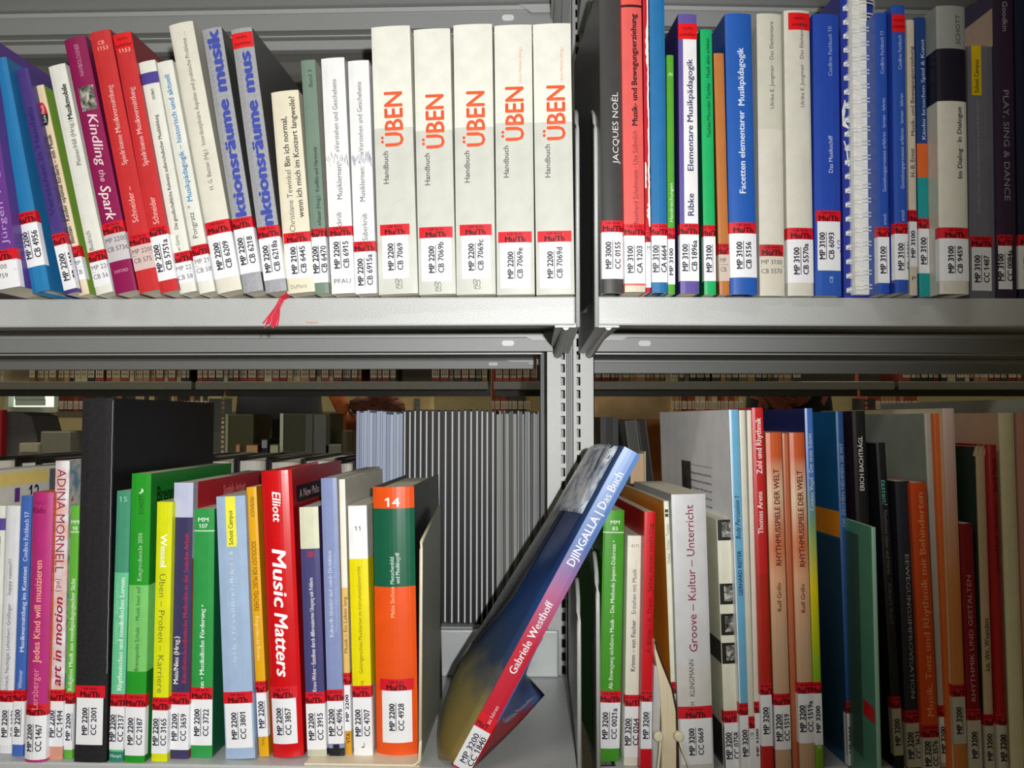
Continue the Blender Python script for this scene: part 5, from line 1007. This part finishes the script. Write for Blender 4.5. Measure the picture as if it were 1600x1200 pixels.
    for s_ in (-1, 1): mb.tube([(lean+s_*0.072, 0.0, hz+0.02), (lean+s_*0.082, 0.01, hz), (lean+s_*0.072, 0.0, hz-0.025)], [0.008, 0.013, 0.007], 8)
    mb.build('nose_and_ears', M(skin, 0.7), r_, True)
    mb = MB()
    for s_ in (-1, 1): mb.tube([(lean+s_*0.028-0.01, -0.083, hz+0.015), (lean+s_*0.028+0.01, -0.083, hz+0.015)], 0.006, 8)
    mb.build('eyes', M((40, 30, 24), 0.3), r_, True)
    mb = MB(); mb.tube([(lean-0.022, -0.08, hz-0.055), (lean, -0.088, hz-0.056), (lean+0.022, -0.08, hz-0.055)], 0.005, 8); mb.build('mouth', M((150, 70, 60), 0.5), r_, True)
    bm = bmesh.new(); bmesh.ops.create_uvsphere(bm, u_segments=20, v_segments=12, radius=1)
    for v_ in bm.verts: v_.co = Vector((lean+v_.co.x*0.092, 0.018+v_.co.y*0.10, hz+0.055+v_.co.z*0.085))
    bmesh.ops.delete(bm, geom=[v_ for v_ in bm.verts if v_.co.y < -0.03 and v_.co.z < hz+0.06], context='VERTS')
    me = bpy.data.meshes.new('hair'); bm.to_mesh(me); bm.free(); me.materials.append(M(hair, 0.7, var=0.4, nscale=40)); o = bpy.data.objects.new('hair', me); COL.objects.link(o); o.parent = r_
    return r_
PD = 2.35
def pl(px, py, d, cx): u_, z_ = UW.at(px, py, d); return (u_-cx, 0, CAMZ+z_)
cx = UW.at(437, 640, PD)[0]
person(437, PD, 'person in a dark grey knit top and black trousers, bare forearm lowered', (64, 66, 72), (12, 12, 14), (206, 112, 56), (50, 36, 26),
       {'r': ((0.165, -0.05, 1.17), tuple(Vector(pl(541, 652, PD-0.12, cx))+Vector((0, -0.12, 0)))), 'l': ((-0.24, 0.02, 1.14), (-0.2, -0.12, 1.10))}, hip=0.93)
cx = UW.at(980, 640, PD)[0]
person(985, PD, 'person in a beige shirt and orange-tan trousers beside the post', (196, 166, 120), (196, 120, 62), (206, 140, 96), (60, 44, 30), {'l': ((-0.24, 0, 1.16), (-0.16, -0.12, 1.2)), 'r': ((0.24, 0, 1.16), (0.2, -0.12, 1.2))}, hip=0.93)
person(1232, PD, 'person in black with one dusky hand showing, behind the blue book', (22, 20, 24), (18, 18, 20), (150, 84, 62), (30, 24, 22), {'l': ((-0.2, -0.02, 1.16), (-0.10, -0.12, 1.04)), 'r': ((0.24, 0, 1.16), (0.02, -0.14, 1.05))}, hip=0.93)
person(620, PD+0.25, 'person in a cream top behind the brown scarf', (206, 184, 130), (90, 84, 76), (206, 140, 96), (70, 44, 30), {'l': ((-0.24, 0, 1.16), (-0.16, -0.12, 1.2)), 'r': ((0.24, 0, 1.16), (0.2, -0.12, 1.2))}, hip=0.90)
# brown fluffy scarf bundle
random.seed(3)
bm = bmesh.new()
for (px, py, rx, rz) in ((575, 634, 0.055, 0.034), (602, 628, 0.06, 0.036), (620, 636, 0.04, 0.028), (590, 640, 0.075, 0.03)):
    u_, z_ = UW.at(px, py, PD-0.02); r_ = bmesh.ops.create_uvsphere(bm, u_segments=24, v_segments=14, radius=1)
    for v_ in r_['verts']:
        a = math.atan2(v_.co.z, v_.co.x); k = 1+0.08*math.sin(9*a+px)+0.05*random.random(); v_.co = Vector((u_+v_.co.x*rx*k, PD-0.10+v_.co.y*0.06, z_+v_.co.z*rz*k))
me = bpy.data.meshes.new('brown_scarf'); bm.to_mesh(me); bm.free(); me.materials.append(MOTTLE([(60, 30, 24), (110, 62, 48), (80, 44, 34), (140, 84, 66)], 60, 0.9, 5, (1, 1, 3))); me.polygons.foreach_set('use_smooth', [True]*len(me.polygons))
o = bpy.data.objects.new('brown_scarf', me); COL.objects.link(o); o.matrix_local = UW.m; tagit(o, 'brown fluffy rolled scarf above the bluish magazines', 'scarf')
mb = MB()
for i in range(10):
    a = 2*math.pi*i/9; u_, z_ = UW.at(531, 669, PD-0.14)
    if i: mb.tube([pa, (u_+0.03*math.cos(a), PD-0.14+0.02*math.sin(a), z_+0.012*math.sin(a))], 0.0035, 6)
    pa = (u_+0.03*math.cos(a), PD-0.14+0.02*math.sin(a), z_+0.012*math.sin(a))
o = mb.build('bracelet', M((190, 194, 196), 0.25, 0.8), None, True); o.matrix_local = UW.m; tagit(o, 'shiny silver bracelet hanging below the bare forearm', 'bracelet')

# oval logo on the narrow cream book
zc = LOGO.t(180); n = 20; e = -0.0014
P = [(0.0036*math.cos(2*math.pi*i/n), e, zc+0.0112*math.sin(2*math.pi*i/n)) for i in range(n)]
lg = obj('oval_logo', P, [tuple(range(n//2+1)), tuple(list(range(n//2, n))+[0])], [M((206, 30, 40), 0.4), M((24, 24, 26), 0.4)], LOGO.root, [0, 1])
vs, fs, _ = lay('Serie Musik', 0.017, 0.0028, 0.02); obj('lettering', [(-(y-0.0014), e-0.0003, zc-0.0085+x) for x, y in vs], fs, M((236, 232, 226), 0.5), lg)
